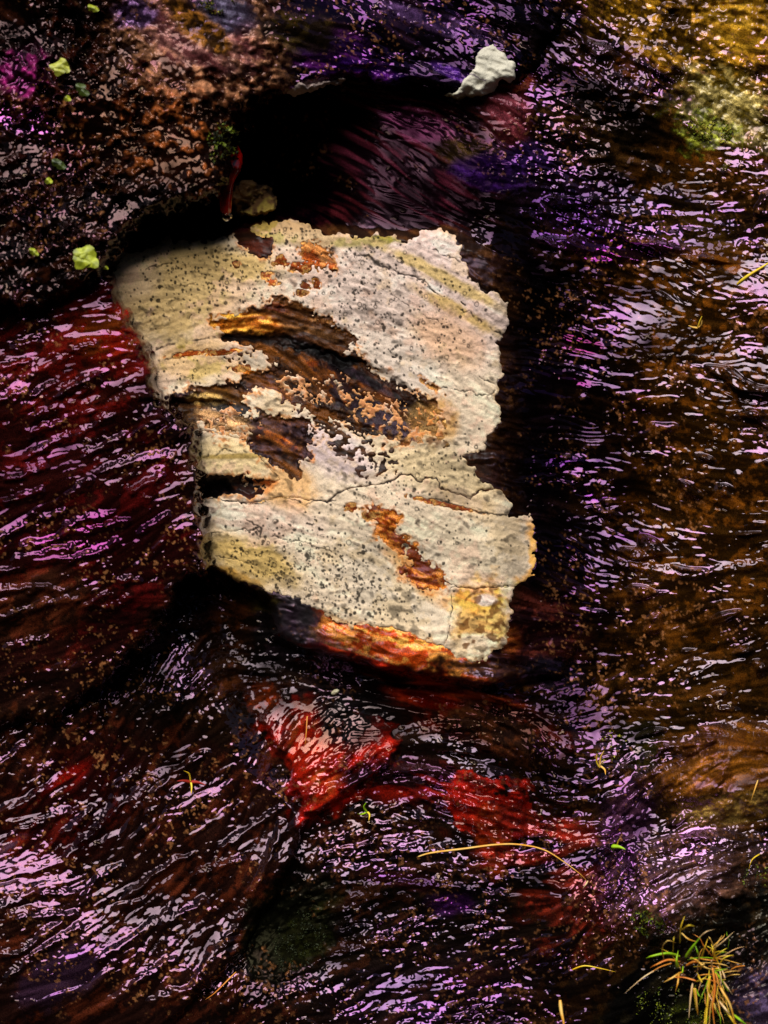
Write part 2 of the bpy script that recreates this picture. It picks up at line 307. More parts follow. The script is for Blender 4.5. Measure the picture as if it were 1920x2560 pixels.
def relief(r):
    h = (.28 * nL * r.fib + 2.6 * nT * r.T) * MM + (r.R * nR * 9.5 + MOD * (r.M * nM * 4.6 + r.F * nF * 1.9)) * .95 * MM
    h += (r.K * nK + r.J * nJ * 2.3 * MOD ** 1.5 + .08 * r.F * nP * MOD) * MM
    h += (r.Q * nQ + r.S * nS * 13 * (.5 + MOD)) * MM
    h += r.B * (.5 * dome * 12 * MOD + .7 * nI * 5 * MOD + .5 * nI2 * 3) * .6 * MM + r.L * (nI * 9 * MOD + domeL * 7 * MOD) * MM
    return h.astype(f32)

wr = recipe()
paint(wr, sm(1100, 1350, X), '0a0502', '1a0d04', .4, M=.4, R=.2, J=.6, S=.4, tint='d8a8e0')
paint(wr, sm(1450, 1620, X + 40 * nB), '1d1003', '3a2006', .4, tint='ecd4e6', R=.05, M=.08, F=.25, B=.08, S=1.3, K=.05, fib=.6, grit=1.2, spec=1.)
paint(wr, ell(1700,1000,330,600,0,.8), '241303', '5a3008', .4, nz=nV * .5 + nC * .4 + nI2 * .4, R=.05, M=.06, F=.2, B=.05, S=1.4, K=.05, fib=.5)
paint(wr, ell(1440,1150,170,600,3,1.2), '070302', '150903', .5, tint='d0a0d8', F=.4, M=.15, B=.1, R=.05, K=.9, J=.5, S=.5)
paint(wr, ell(1320,1000,90,560,-4,1.2), '040203', '0a0405', .5, tint='c080c0', F=.4, M=.15, R=.05, K=.9, J=.5, spec=.5)
paint(wr, ell(1330,720,140,60,20,.8), '030202', '050303', .5, spec=.25)
# recess
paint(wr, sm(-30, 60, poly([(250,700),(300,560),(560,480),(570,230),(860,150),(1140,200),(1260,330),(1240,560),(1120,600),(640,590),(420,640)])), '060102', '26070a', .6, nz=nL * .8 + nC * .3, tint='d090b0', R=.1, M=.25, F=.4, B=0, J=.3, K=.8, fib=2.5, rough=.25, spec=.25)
paint(wr, ell(720,400,150,170,0,.7), '010001', None, spec=.05)  # deep shade under the overhang, painted in as near black
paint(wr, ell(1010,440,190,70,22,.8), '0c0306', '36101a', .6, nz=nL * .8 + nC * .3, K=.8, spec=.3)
paint(wr, ell(1050,310,110,36,22,.7), '1a0612', '5a2440', .5, nz=nL * .8 + nC * .3, tint='e070b0', spec=.6)
paint(wr, ell(1270,290,60,70,0,.6), '3a1214', '6a2c34', .3, tint='e0a0b0', spec=.5)
paint(wr, ell(1285,200,55,30,0,.6), '5a1c10', '7a3828', .3, spec=.4)
paint(wr, ell(1175,385,80,40,15,.6), '1c1206', '33240e', .3, spec=.1, F=1)
paint(wr, ell(1240,430,95,45,10,.6), '180628', '2c1048', .3, tint='a060a0', spec=.2, F=.5, M=.5, R=.3)
paint(wr, ell(1330,420,60,60,10,.6), '160826', '4a2470', .7, tint='c080f0', spec=.6)
# right wall upper
paint(wr, ell(1500,330,150,110,20,.8), '0e0803', '2c1a08', .6, B=1.1, R=.4, M=.6, tint='e8c0c8')
paint(wr, ell(1480,520,200,90,20,.7), '0c0508', '201020', .6, B=1., R=.1, M=.4, J=.9, K=.5, tint='d8a8e4', spec=1.)
paint(wr, ell(1720,560,210,70,10,.6), '1a0f06', '382408', .6, B=.6, R=.5, Q=.8, S=.6, tint='e0b8f0', spec=1.)
paint(wr, ell(1560,620,190,26,4,.6), '1a0a10', None, tint='d880e0', spec=1., R=1.3, F=.2)
paint(wr, ell(1800,110,300,190,20,.7), '3c2605', 'b07c1c', .1, nz=nV * .6 + nC * .4 + nI2 * .4, B=.4, R=.1, M=.3, F=.4, S=1.2, tint='f0d0e0', L=.25)
paint(wr, ell(1850,60,90,90,0,.8), '7a5410', 'a87c20', .2)
paint(wr, ell(1820,270,160,80,25,.9), '5c4a10', 'b8a058', .2, nz=nI * .6 + nI2 * .6, B=.8, L=.4, F=.6, rough=.3, tint='fff0d0')
paint(wr, ell(1760,330,70,36,20,1.3,.9), '4c4c08', '9aa030', .4, nz=nI2 * .6 + nP * .6, B=1, rough=.4)
paint(wr, ell(1560,170,160,60,25,.6), '180c03', '3a1c06', .5, L=.4, tint='e0b0e0')
paint(wr, ell(1500,240,240,26,30,.6), '060302', None, spec=.3)
for (cx, cy, rx, ry, dg, t) in [(1350,985,70,26,12,'c070e0'),(1400,950,70,16,8,'e060c8'),(1450,860,60,22,10,'ff70d0'),(1560,1005,80,16,5,'e090f0'),(1500,1240,90,20,10,'c878e0'),(1600,1340,70,14,2,'d080e0'),(1420,1370,40,12,5,'b868d8'),
        (1330,1150,140,14,2,'b060d8'),(1480,1560,50,26,10,'d080d8'),(1420,560,120,80,20,'c070f0'),(1500,640,100,20,5,'e860e0'),(1300,1520,90,60,6,'b07080')]:
    paint(wr, ell(cx, cy, rx, ry, dg, .7), None, tint=t, spec=1.1)
# slab: bare rust and wood-brown stone
sl_m = sm(-4, 14, slab) * sm(1330, 1180, X)
paint(wr, sl_m, '2a1408', '4a2a10', .3, R=.15, M=.4, F=.7, B=0, grit=.3, T=.15, rough=.5, spec=.3, tint='ffffff')
paint(wr, sm(-12, 6, hole1), '2c1609', '5e3410', .35, M=.45, F=.8, rough=.55, spec=.25)
paint(wr, ell(930,1000,190,50,32,.8)*sm(-12,6,hole1), '2a1410', '6e3a12', .1)
paint(wr, ell(960,1050,120,34,26,.7)*sm(-12,6,hole1), '3a2c34', '9a7040', .35, nz=nI2*.7+nC*.5)
paint(wr, ell(1080,1060,60,50,26,.7), 'a4733a', 'd0a060', .0, nz=nI)
paint(wr, ell(560,1040,120,60,15,.8), '2e1a0a', '5c3a14', .4)
paint(wr, ell(560,1062,60,50,20,.6), 'c39360', '6b4322', .3, nz=nI2 + .4 * nV)
paint(wr, ell(520,1000,50,16,10,.6), 'c9a05a', '5b4322', .2, nz=nI2)
paint(wr, ell(590,1025,70,14,5,.6), '3a3430', '4a4440', .3)
paint(wr, ell(650,806,140,26,0,.8), 'b05c14', 'e09838', .2, nz=nL * .6 + nI2 * .5)
paint(wr, ell(745,800,100,34,22,.8), '6a3c18', 'b87c44', .3, nz=nL * .6 + nI2 * .5)
paint(wr, ell(800,850,80,26,22,.6), '4a2a14', '8a5a30', .2)
paint(wr, ell(680,765,60,12,14,.6), '5a2410', '8a4a20', .2)
paint(wr, ell(620,925,25,9,-8,.6), 'd07010', None)
for (cx, cy, rx, ry) in [(905,955,14,12),(780,905,14,9),(930,1055,40,9),(850,1000,40,7),(645,1085,20,12),(700,1100,60,8)]:
    paint(wr, ell(cx, cy, rx, ry, 28, 1.1) * sm(-.4, .9, nI2 * .6 + nC * .6), '96400f', 'b86018', .2)
paint(wr, ell(880,930,160,16,30,.8)*sm(-12,6,hole1), '120a0c', '30222a', .7)
paint(wr, sm(22, 6, line([(560,848),(640,844),(700,852),(760,872),(820,892),(880,907)])), '080403', '160a06', .5)
paint(wr, ell(690,1235,50,80,-52,.5)*sm(2,-14,bare), 'c89a5c', None)
paint(wr, sm(-8, 4, hole2), '2a0e06', '5c2a0c', .3, rough=.5)
paint(wr, ell(540,1225,60,34,5,.6), '030202', None)
paint(wr, sm(-14, 2, vein), '8c3a08', 'c8782c', .4, nz=nL * .5 + nI2 * .5 + nP * .4, rough=.5, spec=.3, F=.8)
paint(wr, sm(-6, 0, spots), '8a3c12', 'c8904c', .3, nz=nI2 * .6 + nP * .6, rough=.6, spec=.2)
paint(wr, ell(800,640,46,30,10,.8), 'b0703a', '8a3a10', .5)
paint(wr, sm(-8, 4, hole3), '3a1408', '6a2c10', .4)
# rust beneath the crust, and the layered stone that runs off to the right
paint(wr, ell(960,1600,300,46,17,.6), 'c44a0a', 'e89440', .1, nz=nL * .4 + nI2 * .6 + nP * .4, R=.2, M=.8, F=1., rough=.45, spec=.35)
paint(wr, ell(1010,1630,200,24,15,.6), 'b03c08', 'e0903c', .2, nz=nI2*.6+nC*.7)
paint(wr, ell(900,1650,240,12,17,.6), '981c04', 'c83c0a', .2)
paint(wr, ell(740,1575,50,28,15,.6), 'd09a60', 'a85018', .3, nz=nI2)
paint(wr, ell(740,1530,90,20,20,.6), '2c0e06', '5a2008', .4)
paint(wr, ell(690,1560,34,40,0,.6), '221a22', '3c3040', .3, spec=.5)
paint(wr, ell(1330,1590,110,100,5,.8), '1c0808', '4a1c14', .4, R=.3, M=.8, F=1., rough=.3, spec=.5, tint='e0a0c0')
paint(wr, ell(1270,1600,30,40,0,.7), '5a2208', '7c3c14', .3)
paint(wr, ell(1250,1680,160,22,8,.6), '30180c', '6a3c14', .3, rough=.3)
paint(wr, ell(1380,1680,80,40,10,.6), '120e14', '2a2230', .4, spec=.7)
paint(wr, ell(1180,1790,220,70,14,.7), '1c0604', '52140a', .5, R=.6, M=.9, F=.7, spec=.5, tint='d09080')
paint(wr, ell(1250,1830,150,50,28,.6), '1a0c06', '3c1c0c', .4, spec=.5)
paint(wr, ell(1060,1745,80,18,10,.8), '8c1406', 'b83010', .2, nz=nL, spec=.4)
paint(wr, ell(1080,1715,180,10,12,1.), '6a1406', 'a83c14', .3, nz=nL, spec=.3)
# lower wall
low = sm(1680, 1800, Y) * sm(1500, 1300, X)
paint(wr, low * sm(1100, 900, X), '120805', '34140a', .6, M=.25, F=.55, R=.1, K=.7, J=.8, B=.3, grit=1., spec=1.05, tint='f0d0d8')
paint(wr, ell(640,1560,170,130,0,.7), '0a0808', '1c1418', .6, R=.05, M=.2, F=.8, J=.8, B=.4, tint='e8d0dc', spec=.9)
paint(wr, ell(850,1800,130,100,20,.7), '0c0808', '1c1010', .6, R=.1, M=.3, F=1.1, B=.4, tint='e0c8c8', spec=.8)
paint(wr, ell(480,1680,170,170,-30,.9), '0d0704', '2a140a', .5, Q=.1, K=.25, J=1.1, B=.6, F=.7, spec=.8)
paint(wr, ell(640,1500,60,30,0,.6), '1c1606', '30260c', .3, spec=.2)
paint(wr, ell(560,1620,60,200,12,.8), '1a0c05', '3c1c0a', .6, F=1.2, M=.8)
paint(wr, ell(1000,2300,420,220,0,.8), '0e0805', '2a140a', .6, R=.1, M=.3, F=.6, K=.7, Q=.3, J=.9, B=.4, grit=1., tint='e8c8e8', spec=1.)
paint(wr, sm(-14, 8, rid) * sm(1720, 1900, Y), '180906', '3a160a', .6, R=.03, M=.08, F=.2, K=.55, J=.15, B=.1, Q=.8, T=.7, grit=1.3, tint='eccade', spec=.8)
paint(wr, ell(170,2020,190,120,-40,.8), '1c0504', '3a0a06', .6, K=.3, J=.1, M=.06, F=.1, Q=1.)
paint(wr, ell(160,1960,70,22,-40,.9) * sm(-.8, .8, nC), '700c06', None)
paint(wr, ell(40,2130,50,30,-30,.9) * sm(-.8, .8, nC), '6a1c0c', '3c2430', .3)
paint(wr, ell(150,2440,110,60,-30,.7), '241420', None, tint='dca8e8', spec=.9)
paint(wr, sm(-6, 6, boul + 9 * nC + 6 * nW) * sm(1740, 1880, Y) * .92, '9c180b', '4a0e06', .35, R=.1, M=.5, F=.8, K=.9, J=.9, B=.2, tint='ffb4b0', spec=1.)
paint(wr, ell(800,1900,60,120,-14,.7), 'a01c0a', 'b0461a', .5, tint='ffc0a8')
paint(wr, ell(900,1970,100,14,-32,.6), 'a81008', None)
paint(wr, ell(860,1810,90,60,20,.8), '100c0c', '3a1410', .7, F=1.1)
paint(wr, ell(655,1740,34,40,-50,.6), '7a2808', '3c1608', .3)
paint(wr, ell(1000,1950,160,60,5,.7), '1c0a0a', '50120e', .6, tint='e8a0d8', M=1.)
paint(wr, sm(-6, 6, red + 14 * nC + 8 * nW), '8e140a', '4a0e06', .35, tint='f8b8b0', spec=.8)
paint(wr, gp_([(960,1965),(1060,1960),(1180,2020),(1290,2120),(1420,2180),(1500,2230)], 50) * sm(-.6, .7, nC), '8c1a0c', None)
paint(wr, gp_([(745,2040),(820,2010),(900,1975),(990,1945),(1060,1960)], 34) * sm(-.9, .5, nC), 'a0180c', None)
paint(wr, ell(1230,2100,40,90,-6,.6), '8a2c08', '6a1808', .5)
paint(wr, ell(1360,2130,170,90,10,.9) * sm(-1, .7, nC), '380c08', '801c10', .5, J=1., B=.5, tint='ffb8b0', spec=1.)
paint(wr, ell(1430,2250,110,130,0,1.) * sm(-.8, .9, nC), '7a2414', '2a0c08', .3, J=1.2, B=.5, tint='f8b0a0')
paint(wr, ell(1180,2260,90,30,0,.7), '0c0a08', None, F=1.1, R=.2)
paint(wr, ell(1130,2260,50,26,0,.9), '280c30', None, tint='e070e8', spec=1.3)
paint(wr, ell(1000,2200,90,20,8,.6), '2a1010', None, tint='d8a0f0', spec=1.1)
paint(wr, ell(1080,2480,260,90,-10,.8), '120a0a', '2a1410', .6, tint='e0b0f0')
paint(wr, ell(1560,2110,70,170,8,.7), '180a14', '3c2030', .5, F=1., M=1., B=.5, tint='d090d8')
paint(wr, ell(1720,2190,180,120,-30,.6), '3a241c', '6a4638', .3, R=.1, K=1., J=.8, M=.2, F=.4, Q=.6, B=.15, tint='f0c8f0', spec=1.5)
paint(wr, ell(1870,1900,220,80,-6,.6), '5a3008', '7c4810', .3, R=.5, M=.8, F=.6, B=.1, rough=.35, spec=.3)
paint(wr, ell(1830,2020,130,40,-10,.6), '6a4818', '9a7838', .3, rough=.3)
paint(wr, ell(1600,1870,60,60,0,.7), '141006', '2c2408', .3, F=1.2)
paint(wr, ell(720,2330,150,95,-50,.6), '080804', '1a1a06', .6, R=.2, M=.2, F=.9, B=.3, spec=.12, K=.1, Q=0., J=.5, rough=.4, tint='e0d8a0')
paint(wr, ell(760,2350,60,50,-50,1.), '0c0c03', '1c1e08', .8, rough=.6, spec=.08, T=.2, nz=nI2 * .6 + nP * .6)
paint(wr, ell(1860,2420,220,190,-30,.6), '0c0a07', '241c10', .5, R=.1, M=.4, F=1.1, B=.7, spec=.5, tint='e0d8c0', rough=.25)
paint(wr, ell(1890,2500,90,70,-30,.8), '2c2030', '4c3c58', .3, nz=nI2)
paint(wr, ell(1700,2560,160,70,0,.7), '121306', '2c3008', .3)
paint(wr, ell(1600,2520,90,150,20,.7), '060504', '141008', .6, F=1., spec=.5)

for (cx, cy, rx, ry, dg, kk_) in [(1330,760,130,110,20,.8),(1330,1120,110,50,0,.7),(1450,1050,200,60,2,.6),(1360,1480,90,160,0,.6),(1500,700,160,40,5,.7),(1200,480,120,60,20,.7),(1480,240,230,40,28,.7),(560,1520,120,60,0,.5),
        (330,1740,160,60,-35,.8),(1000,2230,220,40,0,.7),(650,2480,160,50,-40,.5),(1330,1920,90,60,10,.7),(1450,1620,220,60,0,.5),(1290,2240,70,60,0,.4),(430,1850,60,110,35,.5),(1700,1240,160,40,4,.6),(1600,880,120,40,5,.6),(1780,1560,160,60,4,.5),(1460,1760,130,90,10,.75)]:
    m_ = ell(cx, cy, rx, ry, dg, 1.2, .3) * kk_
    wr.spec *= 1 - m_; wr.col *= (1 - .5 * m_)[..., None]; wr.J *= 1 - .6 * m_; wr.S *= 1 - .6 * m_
# patch of purple sheen, deep shadows and rust on single places of the wall are done; the crust
def crust_colour():
    c = vec('b8b0a0')
    def p(m, h): 
        nonlocal c
        c = c + (lin(h) - c) * m[..., None]
    p(ell(1050,700,260,160,28,1.1), 'bdb0b0'); p(ell(900,720,200,120,20,1), 'b6aca8')
    p(ell(440,720,160,140,0,1), 'a8976c'); p(ell(330,680,60,60,0,1), 'b3a283'); p(ell(560,660,140,40,5,1), 'a89668')
    p(ell(700,575,110,30,3,.5), '8c7c40'); p(ell(940,600,70,14,0,.6), '6e6c2c'); p(ell(800,600,150,20,3,.9), '8f885c')
    p(ell(1100,690,180,16,28,.8), 'ac9c70'); p(ell(1130,770,120,16,28,.8), 'ac9868'); p(ell(1110,850,90,60,30,1), 'b09a80')
    p(ell(1000,900,120,60,30,1), 'b4aea8'); p(ell(500,900,110,50,-8,.8), 'a89866'); p(ell(620,880,60,30,0,.8), 'a6a094')
    p(ell(460,880,50,14,-8,.7), '8a7c40'); p(ell(580,1150,110,50,5,.8), 'b8ac88'); p(ell(600,1140,110,6,-2,.8), '948450')
    p(ell(1080,1040,60,50,30,.8), 'b49464'); p(ell(720,1230,60,70,-50,.7), 'b89a70'); p(ell(1100,1180,160,60,22,1), 'aaa084')
    p(ell(1150,1250,90,25,20,.9), 'a89a84'); p(ell(820,1120,110,50,25,1), 'b2a8ae'); p(ell(650,1300,160,40,8,1), 'bdb2a8')
    p(ell(630,1400,130,50,18,.9), 'a4925e'); p(ell(590,1440,70,14,22,.8), 'a08040'); p(ell(1150,1380,130,80,5,1), 'b4ae9c'); p(ell(1000,1450,160,100,15,1), 'b5b0a2')
    p(sm(24, 4, cover + 5 * nI) * sm(1270, 1300, X) * sm(1290, 1320, Y) * sm(1480, 1460, Y), 'c89a54'); p(ell(1200,1550,75,100,3,.5), 'c8a260'); p(ell(1190,1500,70,34,0,.7), 'd29a48'); p(ell(1215,1500,26,14,0,.5), 'bcb4b0')
    p(ell(1190,1620,60,36,0,.6), 'beb4a0'); p(ell(1040,1440,26,100,-45,.6), 'b09068'); p(ell(660,1545,1,1), 'b09068')
    q = sm(-1.2, 1.6, nC * .7 + nW * .5); c = c * (.84 + .26 * q)[..., None]
    g = sm(.4, 1.6, nB + .5 * nV); c = c + (lin('a08e60') - c) * (.35 * g)[..., None]
    g = sm(.9, 1.8, -nB + .6 * nV); c = c + (lin('b79b8c') - c) * (.4 * g)[..., None]
    c = c * (1 - .30 * sm(.5, 2., nL) + .06 * sm(.5, 2, -nL))[..., None]; g = sm(.5, 1.6, nF * .6 + nI2 * .6); c = c * (1 - .2 * g)[..., None]
    halo = sm(16, 1, -bare) * sm(-.5, .8, nI2 * .5 + nP * .4 + nW * .5); c = c + (lin('ad6c30') - c) * (halo * .75)[..., None]
    edge = sm(9, 0, cover); c = c + (lin('ac8c58') - c) * (edge * .5 * sm(-.5, 1, nW))[..., None]
    c = np.clip(c * np.array([1.70, 1.46, 1.26], f32), 0, .8)
    pit = sm(.2, 1.2, -nI2 + .5 * nV) * np.maximum(ell(1200,1560,80,110,3,.5), ell(1060,1060,70,50,30,.8)); c = c + (lin('6a3c14') - c) * (pit * .85)[..., None]
    c = c * (1 - .30 * sm(.6, 2., nP + .4 * nF) + .08 * sm(.6, 2, -nP))[..., None]
    fl = sm(1.1, 1.9, nF * .7 + nI2 * .5 + .3 * nB); c = c * (1 - .5 * fl)[..., None]
    k = np.maximum(crackd * .92, dots * .93)
    c = c + (lin('0c0705') - c) * k[..., None]
    return c
cc = crust_colour()

# the lifted block at left
br = recipe()
paint(br, Z(1), '1a0504', '3a0807', .45, R=.03, M=.06, F=.06, fib=.5, Q=.65, K=.25, J=.1, T=.7, B=.12, S=.25, grit=1.2, spec=.7, tint='eeb4dc', rough=.07)
paint(br, ell(230,900,260,140,-20,.9), '240805', '4c0c07', .3, tint='f0b0d8', M=.3)
paint(br, ell(280,830,80,60,0,.8), '7a1808', '5a2408', .2)
paint(br, ell(60,1180,150,170,0,.9), None, tint='f098dc')
paint(br, ell(230,1340,170,60,-20,.8), None, tint='f880dc', spec=.85)
paint(br, sm(1550, 1750, Y), '180906', '3a160a', .6, R=.03, M=.08, F=.2, K=.55, J=.15, B=.1, Q=.8, T=.7, grit=1.3, tint='eccade', spec=.8)
paint(br, ell(80,1520,160,80,-15,.8), '241008', '4a2010', .4, tint='f0c0e0', M=.4)
paint(br, sm(80, 0, block) * sm(1000, 1200, Y), '120a05', '2a1a0c', .4, M=.3, F=.5, B=.4, R=.1, K=.7, J=.6, tint='e8c8c8')
paint(br, ell(430,1040,90,70,40,.8), '0e0504', '220806', .5, R=.5, M=.8, F=.7)
# the overhang at top
lr = recipe()
paint(lr, Z(1), '060302', '200c05', .7, R=.15, M=.35, F=.15, B=.5, L=.7, J=.3, grit=1., spec=.55, tint='f0c0c0')
nG = nI * .6 + nW * .5
paint(lr, ell(560,180,280,170,25,.9), '2a120a', 'a06c4c', .2, nz=nI * .55 + nI2 * .45 + nW * .3, L=.4, B=.8, F=.6, M=.6, spec=.5, rough=.2, tint='ffc8b8')
paint(lr, ell(430,330,280,120,10,.9), '140603', '8a4820', .7, nz=nI * .55 + nI2 * .45 + nW * .3, L=.5, B=.8, F=.5, M=.5, tint='ffc0a0')
paint(lr, ell(500,90,140,70,20,.8), '5c3030', 'a06860', .1, nz=nG)
paint(lr, ell(540,40,80,50,0,.7), '3a3040', '5c5468', .2, nz=nI2 * .6 + nI * .4, tint='d0a8e8')
paint(lr, ell(340,35,50,40,0,.7), '2c1c30', '8a6494', .4, nz=nI2 * .6 + nI * .4, tint='e0b0f0')
paint(lr, ell(500,70,34,120,-50,.7), '2c1a08', '7a4c18', .3, nz=nI2)
paint(lr, ell(170,260,180,220,0,.9)*.7, '060202', '3a1205', .7, nz=nG)
paint(lr, ell(60,180,60,60,0,.7), '1c0410', '8c2060', .9, nz=nI, tint='f870d0', spec=.7)
paint(lr, ell(40,300,90,40,20,.7), None, tint='ffa0f0', spec=1.3)
paint(lr, sm(650, 760, X), '050306', '140810', .6, L=.0, B=.2, R=.3, M=.5, F=.7, J=.6, K=.3, tint='d090e0', spec=.6)
paint(lr, ell(850,150,120,60,10,.7), '1c0628', '5a1c68', .5, tint='d880f0', spec=.7)
paint(lr, ell(920,180,80,24,14,.7), '280a48', '5a1c78', .4)
paint(lr, ell(1100,60,170,20,17,.6), '1c1024', '50345c', .4, tint='d0a0e8')
paint(lr, ell(1100,180,100,20,10,.6), '120818', '44206c', .6)
paint(lr, ell(760,215,60,12,-14,.6), '8c7468', '6c3080', .5)
paint(lr, ell(750,80,90,50,10,.8), '18100a', '3a2c10', .4, nz=nG)
paint(lr, sm(1200, 1350, X), '050304', '0c0606', .5, R=.4, spec=.4)
lr.col *= (1 - .85 * sm(60, 5, ledge) * sm(560, 640, X) * (1 - ell(760,215,60,14,-14,.6)))[..., None] * .999 + .0  # shade along the underside of the lip, darkened into its colour
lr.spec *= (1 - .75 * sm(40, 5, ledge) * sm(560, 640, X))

# small pale patches
sliver = poly([(700,240),(745,214),(800,204),(852,194),(870,196),(845,208),(785,222),(735,238)]) + 3 * nV + 1.5 * nI2
SMALL = [(1108,240),(1140,230),(1160,200),(1190,172),(1186,136),(1205,122),(1238,115),(1262,132),(1272,148),(1292,152),(1284,178),(1293,198),(1270,212),(1252,202),(1248,218),(1230,238),(1180,245),(1140,246)]
small = poly([((x), (y)) for x, y in SMALL]) + 2.2 * nV + 1.2 * nI2
OLIV = [(583,458),(610,452),(640,455),(675,470),(690,492),(690,515),(672,532),(640,537),(588,533),(580,500)]
oliv = poly(OLIV) + 2.5 * nI2

# ------------------------------------------------------------------ mesh building
def P3(px, py, h):
    """a point of the rock: px,py across the face, h metres out of it"""
    x0 = (np.asarray(px, dtype=np.float64) - W0 / 2) * MM; z0 = (H0 / 2 - np.asarray(py, dtype=np.float64)) * MM
    k = np.asarray(h, dtype=np.float64) / CAMD
    return np.stack([x0 * (1 - k), -CAMD * k, z0 * (1 - k)], -1)
def mesh_from(name, V, F, mat, attrs=None, parent=None, smooth=True):
    me = bpy.data.meshes.new(name); F = np.asarray(F); n = F.shape[1]
    me.vertices.add(len(V)); me.vertices.foreach_set('co', np.ascontiguousarray(V, dtype=f32).ravel())
    me.loops.add(F.size); me.loops.foreach_set('vertex_index', np.ascontiguousarray(F, dtype=np.int32).ravel())
    me.polygons.add(len(F)); me.polygons.foreach_set('loop_start', np.arange(0, F.size, n, dtype=np.int32))
    me.polygons.foreach_set('loop_total', np.full(len(F), n, np.int32))
    me.polygons.foreach_set('use_smooth', np.full(len(F), smooth, bool))
    me.update(calc_edges=True)
    for k, v in (attrs or {}).items():
        if v.ndim == 2:
            at = me.attributes.new(k, 'FLOAT_VECTOR', 'POINT'); at.data.foreach_set('vector', np.ascontiguousarray(v, dtype=f32).ravel())
        else:
            at = me.attributes.new(k, 'FLOAT', 'POINT'); at.data.foreach_set('value', np.ascontiguousarray(v, dtype=f32).ravel())
    me.materials.append(mat)
    o = bpy.data.objects.new(name, me); S.collection.objects.link(o)
    if parent: o.parent = parent
    return o
def tag(o, label=None, cat=None, group=None, kind=None):
    for k, v in (('label', label), ('category', cat), ('group', group), ('kind', kind)):
        if v: o[k] = v
    return o
def grid_obj(name, h, mask, mat, attrs, parent=None):
    q = mask[:-1, :-1] & mask[1:, :-1] & mask[:-1, 1:] & mask[1:, 1:]
    j, i = np.nonzero(q)
    a = j * NX + i; F = np.stack([a, a + NX, a + NX + 1, a + 1], -1)
    used = np.zeros(NX * NY, bool); used[F.ravel()] = True
    idx = np.cumsum(used) - 1
    V = P3(X.ravel()[used], Y.ravel()[used], h.ravel()[used])
    at = {k: (v.reshape(-1, 3)[used] if v.ndim == 3 else v.ravel()[used]) for k, v in attrs.items()}
    return mesh_from(name, V, idx[F], mat, at, parent)

# ------------------------------------------------------------------ materials
def mat_attr(name, bump_scale=700, bump=.05, var=.75, wet=True, grit=0):
    m = bpy.data.materials.new(name); m.use_nodes = True; t = m.node_tree; N = t.nodes; L = t.links
    b = N['Principled BSDF']
    def at(n): 
        a_ = N.new('ShaderNodeAttribute'); a_.attribute_name = n; return a_
    tc = N.new('ShaderNodeTexCoord')
    n1 = N.new('ShaderNodeTexNoise'); n1.inputs['Scale'].default_value = bump_scale; n1.inputs['Detail'].default_value = 4; L.new(tc.outputs['Object'], n1.inputs['Vector'])
    n2 = N.new('ShaderNodeTexNoise'); n2.inputs['Scale'].default_value = bump_scale * 1.1; n2.inputs['Detail'].default_value = 5; L.new(tc.outputs['Object'], n2.inputs['Vector'])
    mr = N.new('ShaderNodeMapRange'); mr.inputs['From Min'].default_value = .3; mr.inputs['From Max'].default_value = .7
    mr.inputs['To Min'].default_value = 1 - var; mr.inputs['To Max'].default_value = 1 + var; L.new(n2.outputs['Fac'], mr.inputs['Value'])
    mx = N.new('ShaderNodeVectorMath'); mx.operation = 'SCALE'; L.new(at('tone').outputs['Vector'], mx.inputs[0]); L.new(mr.outputs[0], mx.inputs['Scale'])
    L.new(mx.outputs[0], b.inputs['Base Color'])
    bp = N.new('ShaderNodeBump'); bp.inputs['Strength'].default_value = bump; bp.inputs['Distance'].default_value = .001
    L.new(n1.outputs['Fac'], bp.inputs['Height']); L.new(bp.outputs[0], b.inputs['Normal'])
    if wet:
        L.new(at('sheen_tint').outputs['Vector'], b.inputs['Specular Tint']); L.new(at('gloss').outputs['Fac'], b.inputs['Specular IOR Level']); L.new(at('dryness').outputs['Fac'], b.inputs['Roughness'])
    else:
        b.inputs['Roughness'].default_value = .9; b.inputs['Specular IOR Level'].default_value = .15
    return m
def mat_plain(name, h, h2=None, rough=.5, scale=120, spec=.5, trans=0):
    m = bpy.data.materials.new(name); m.use_nodes = True; t = m.node_tree; N = t.nodes; L = t.links; b = N['Principled BSDF']
    tc = N.new('ShaderNodeTexCoord'); n = N.new('ShaderNodeTexNoise'); n.inputs['Scale'].default_value = scale; n.inputs['Detail'].default_value = 3
    L.new(tc.outputs['Object'], n.inputs['Vector']); cr = N.new('ShaderNodeValToRGB'); L.new(n.outputs['Fac'], cr.inputs[0])
    cr.color_ramp.elements[0].position = .35; cr.color_ramp.elements[1].position = .65
    cr.color_ramp.elements[0].color = (*[float(v) for v in lin(h)], 1); cr.color_ramp.elements[1].color = (*[float(v) for v in lin(h2 or h)], 1)
    L.new(cr.outputs[0], b.inputs['Base Color']); b.inputs['Roughness'].default_value = rough; b.inputs['Specular IOR Level'].default_value = spec
    if trans: b.inputs['Transmission Weight'].default_value = trans; b.inputs['IOR'].default_value = 1.33
    return m
M_wall = mat_attr('wet_stone'); M_block = mat_attr('wet_red_stone', bump=.03); M_ledge = mat_attr('wet_gritty_stone', bump=.08); M_crust = mat_attr('dry_crust', 900, .6, .22, wet=False)
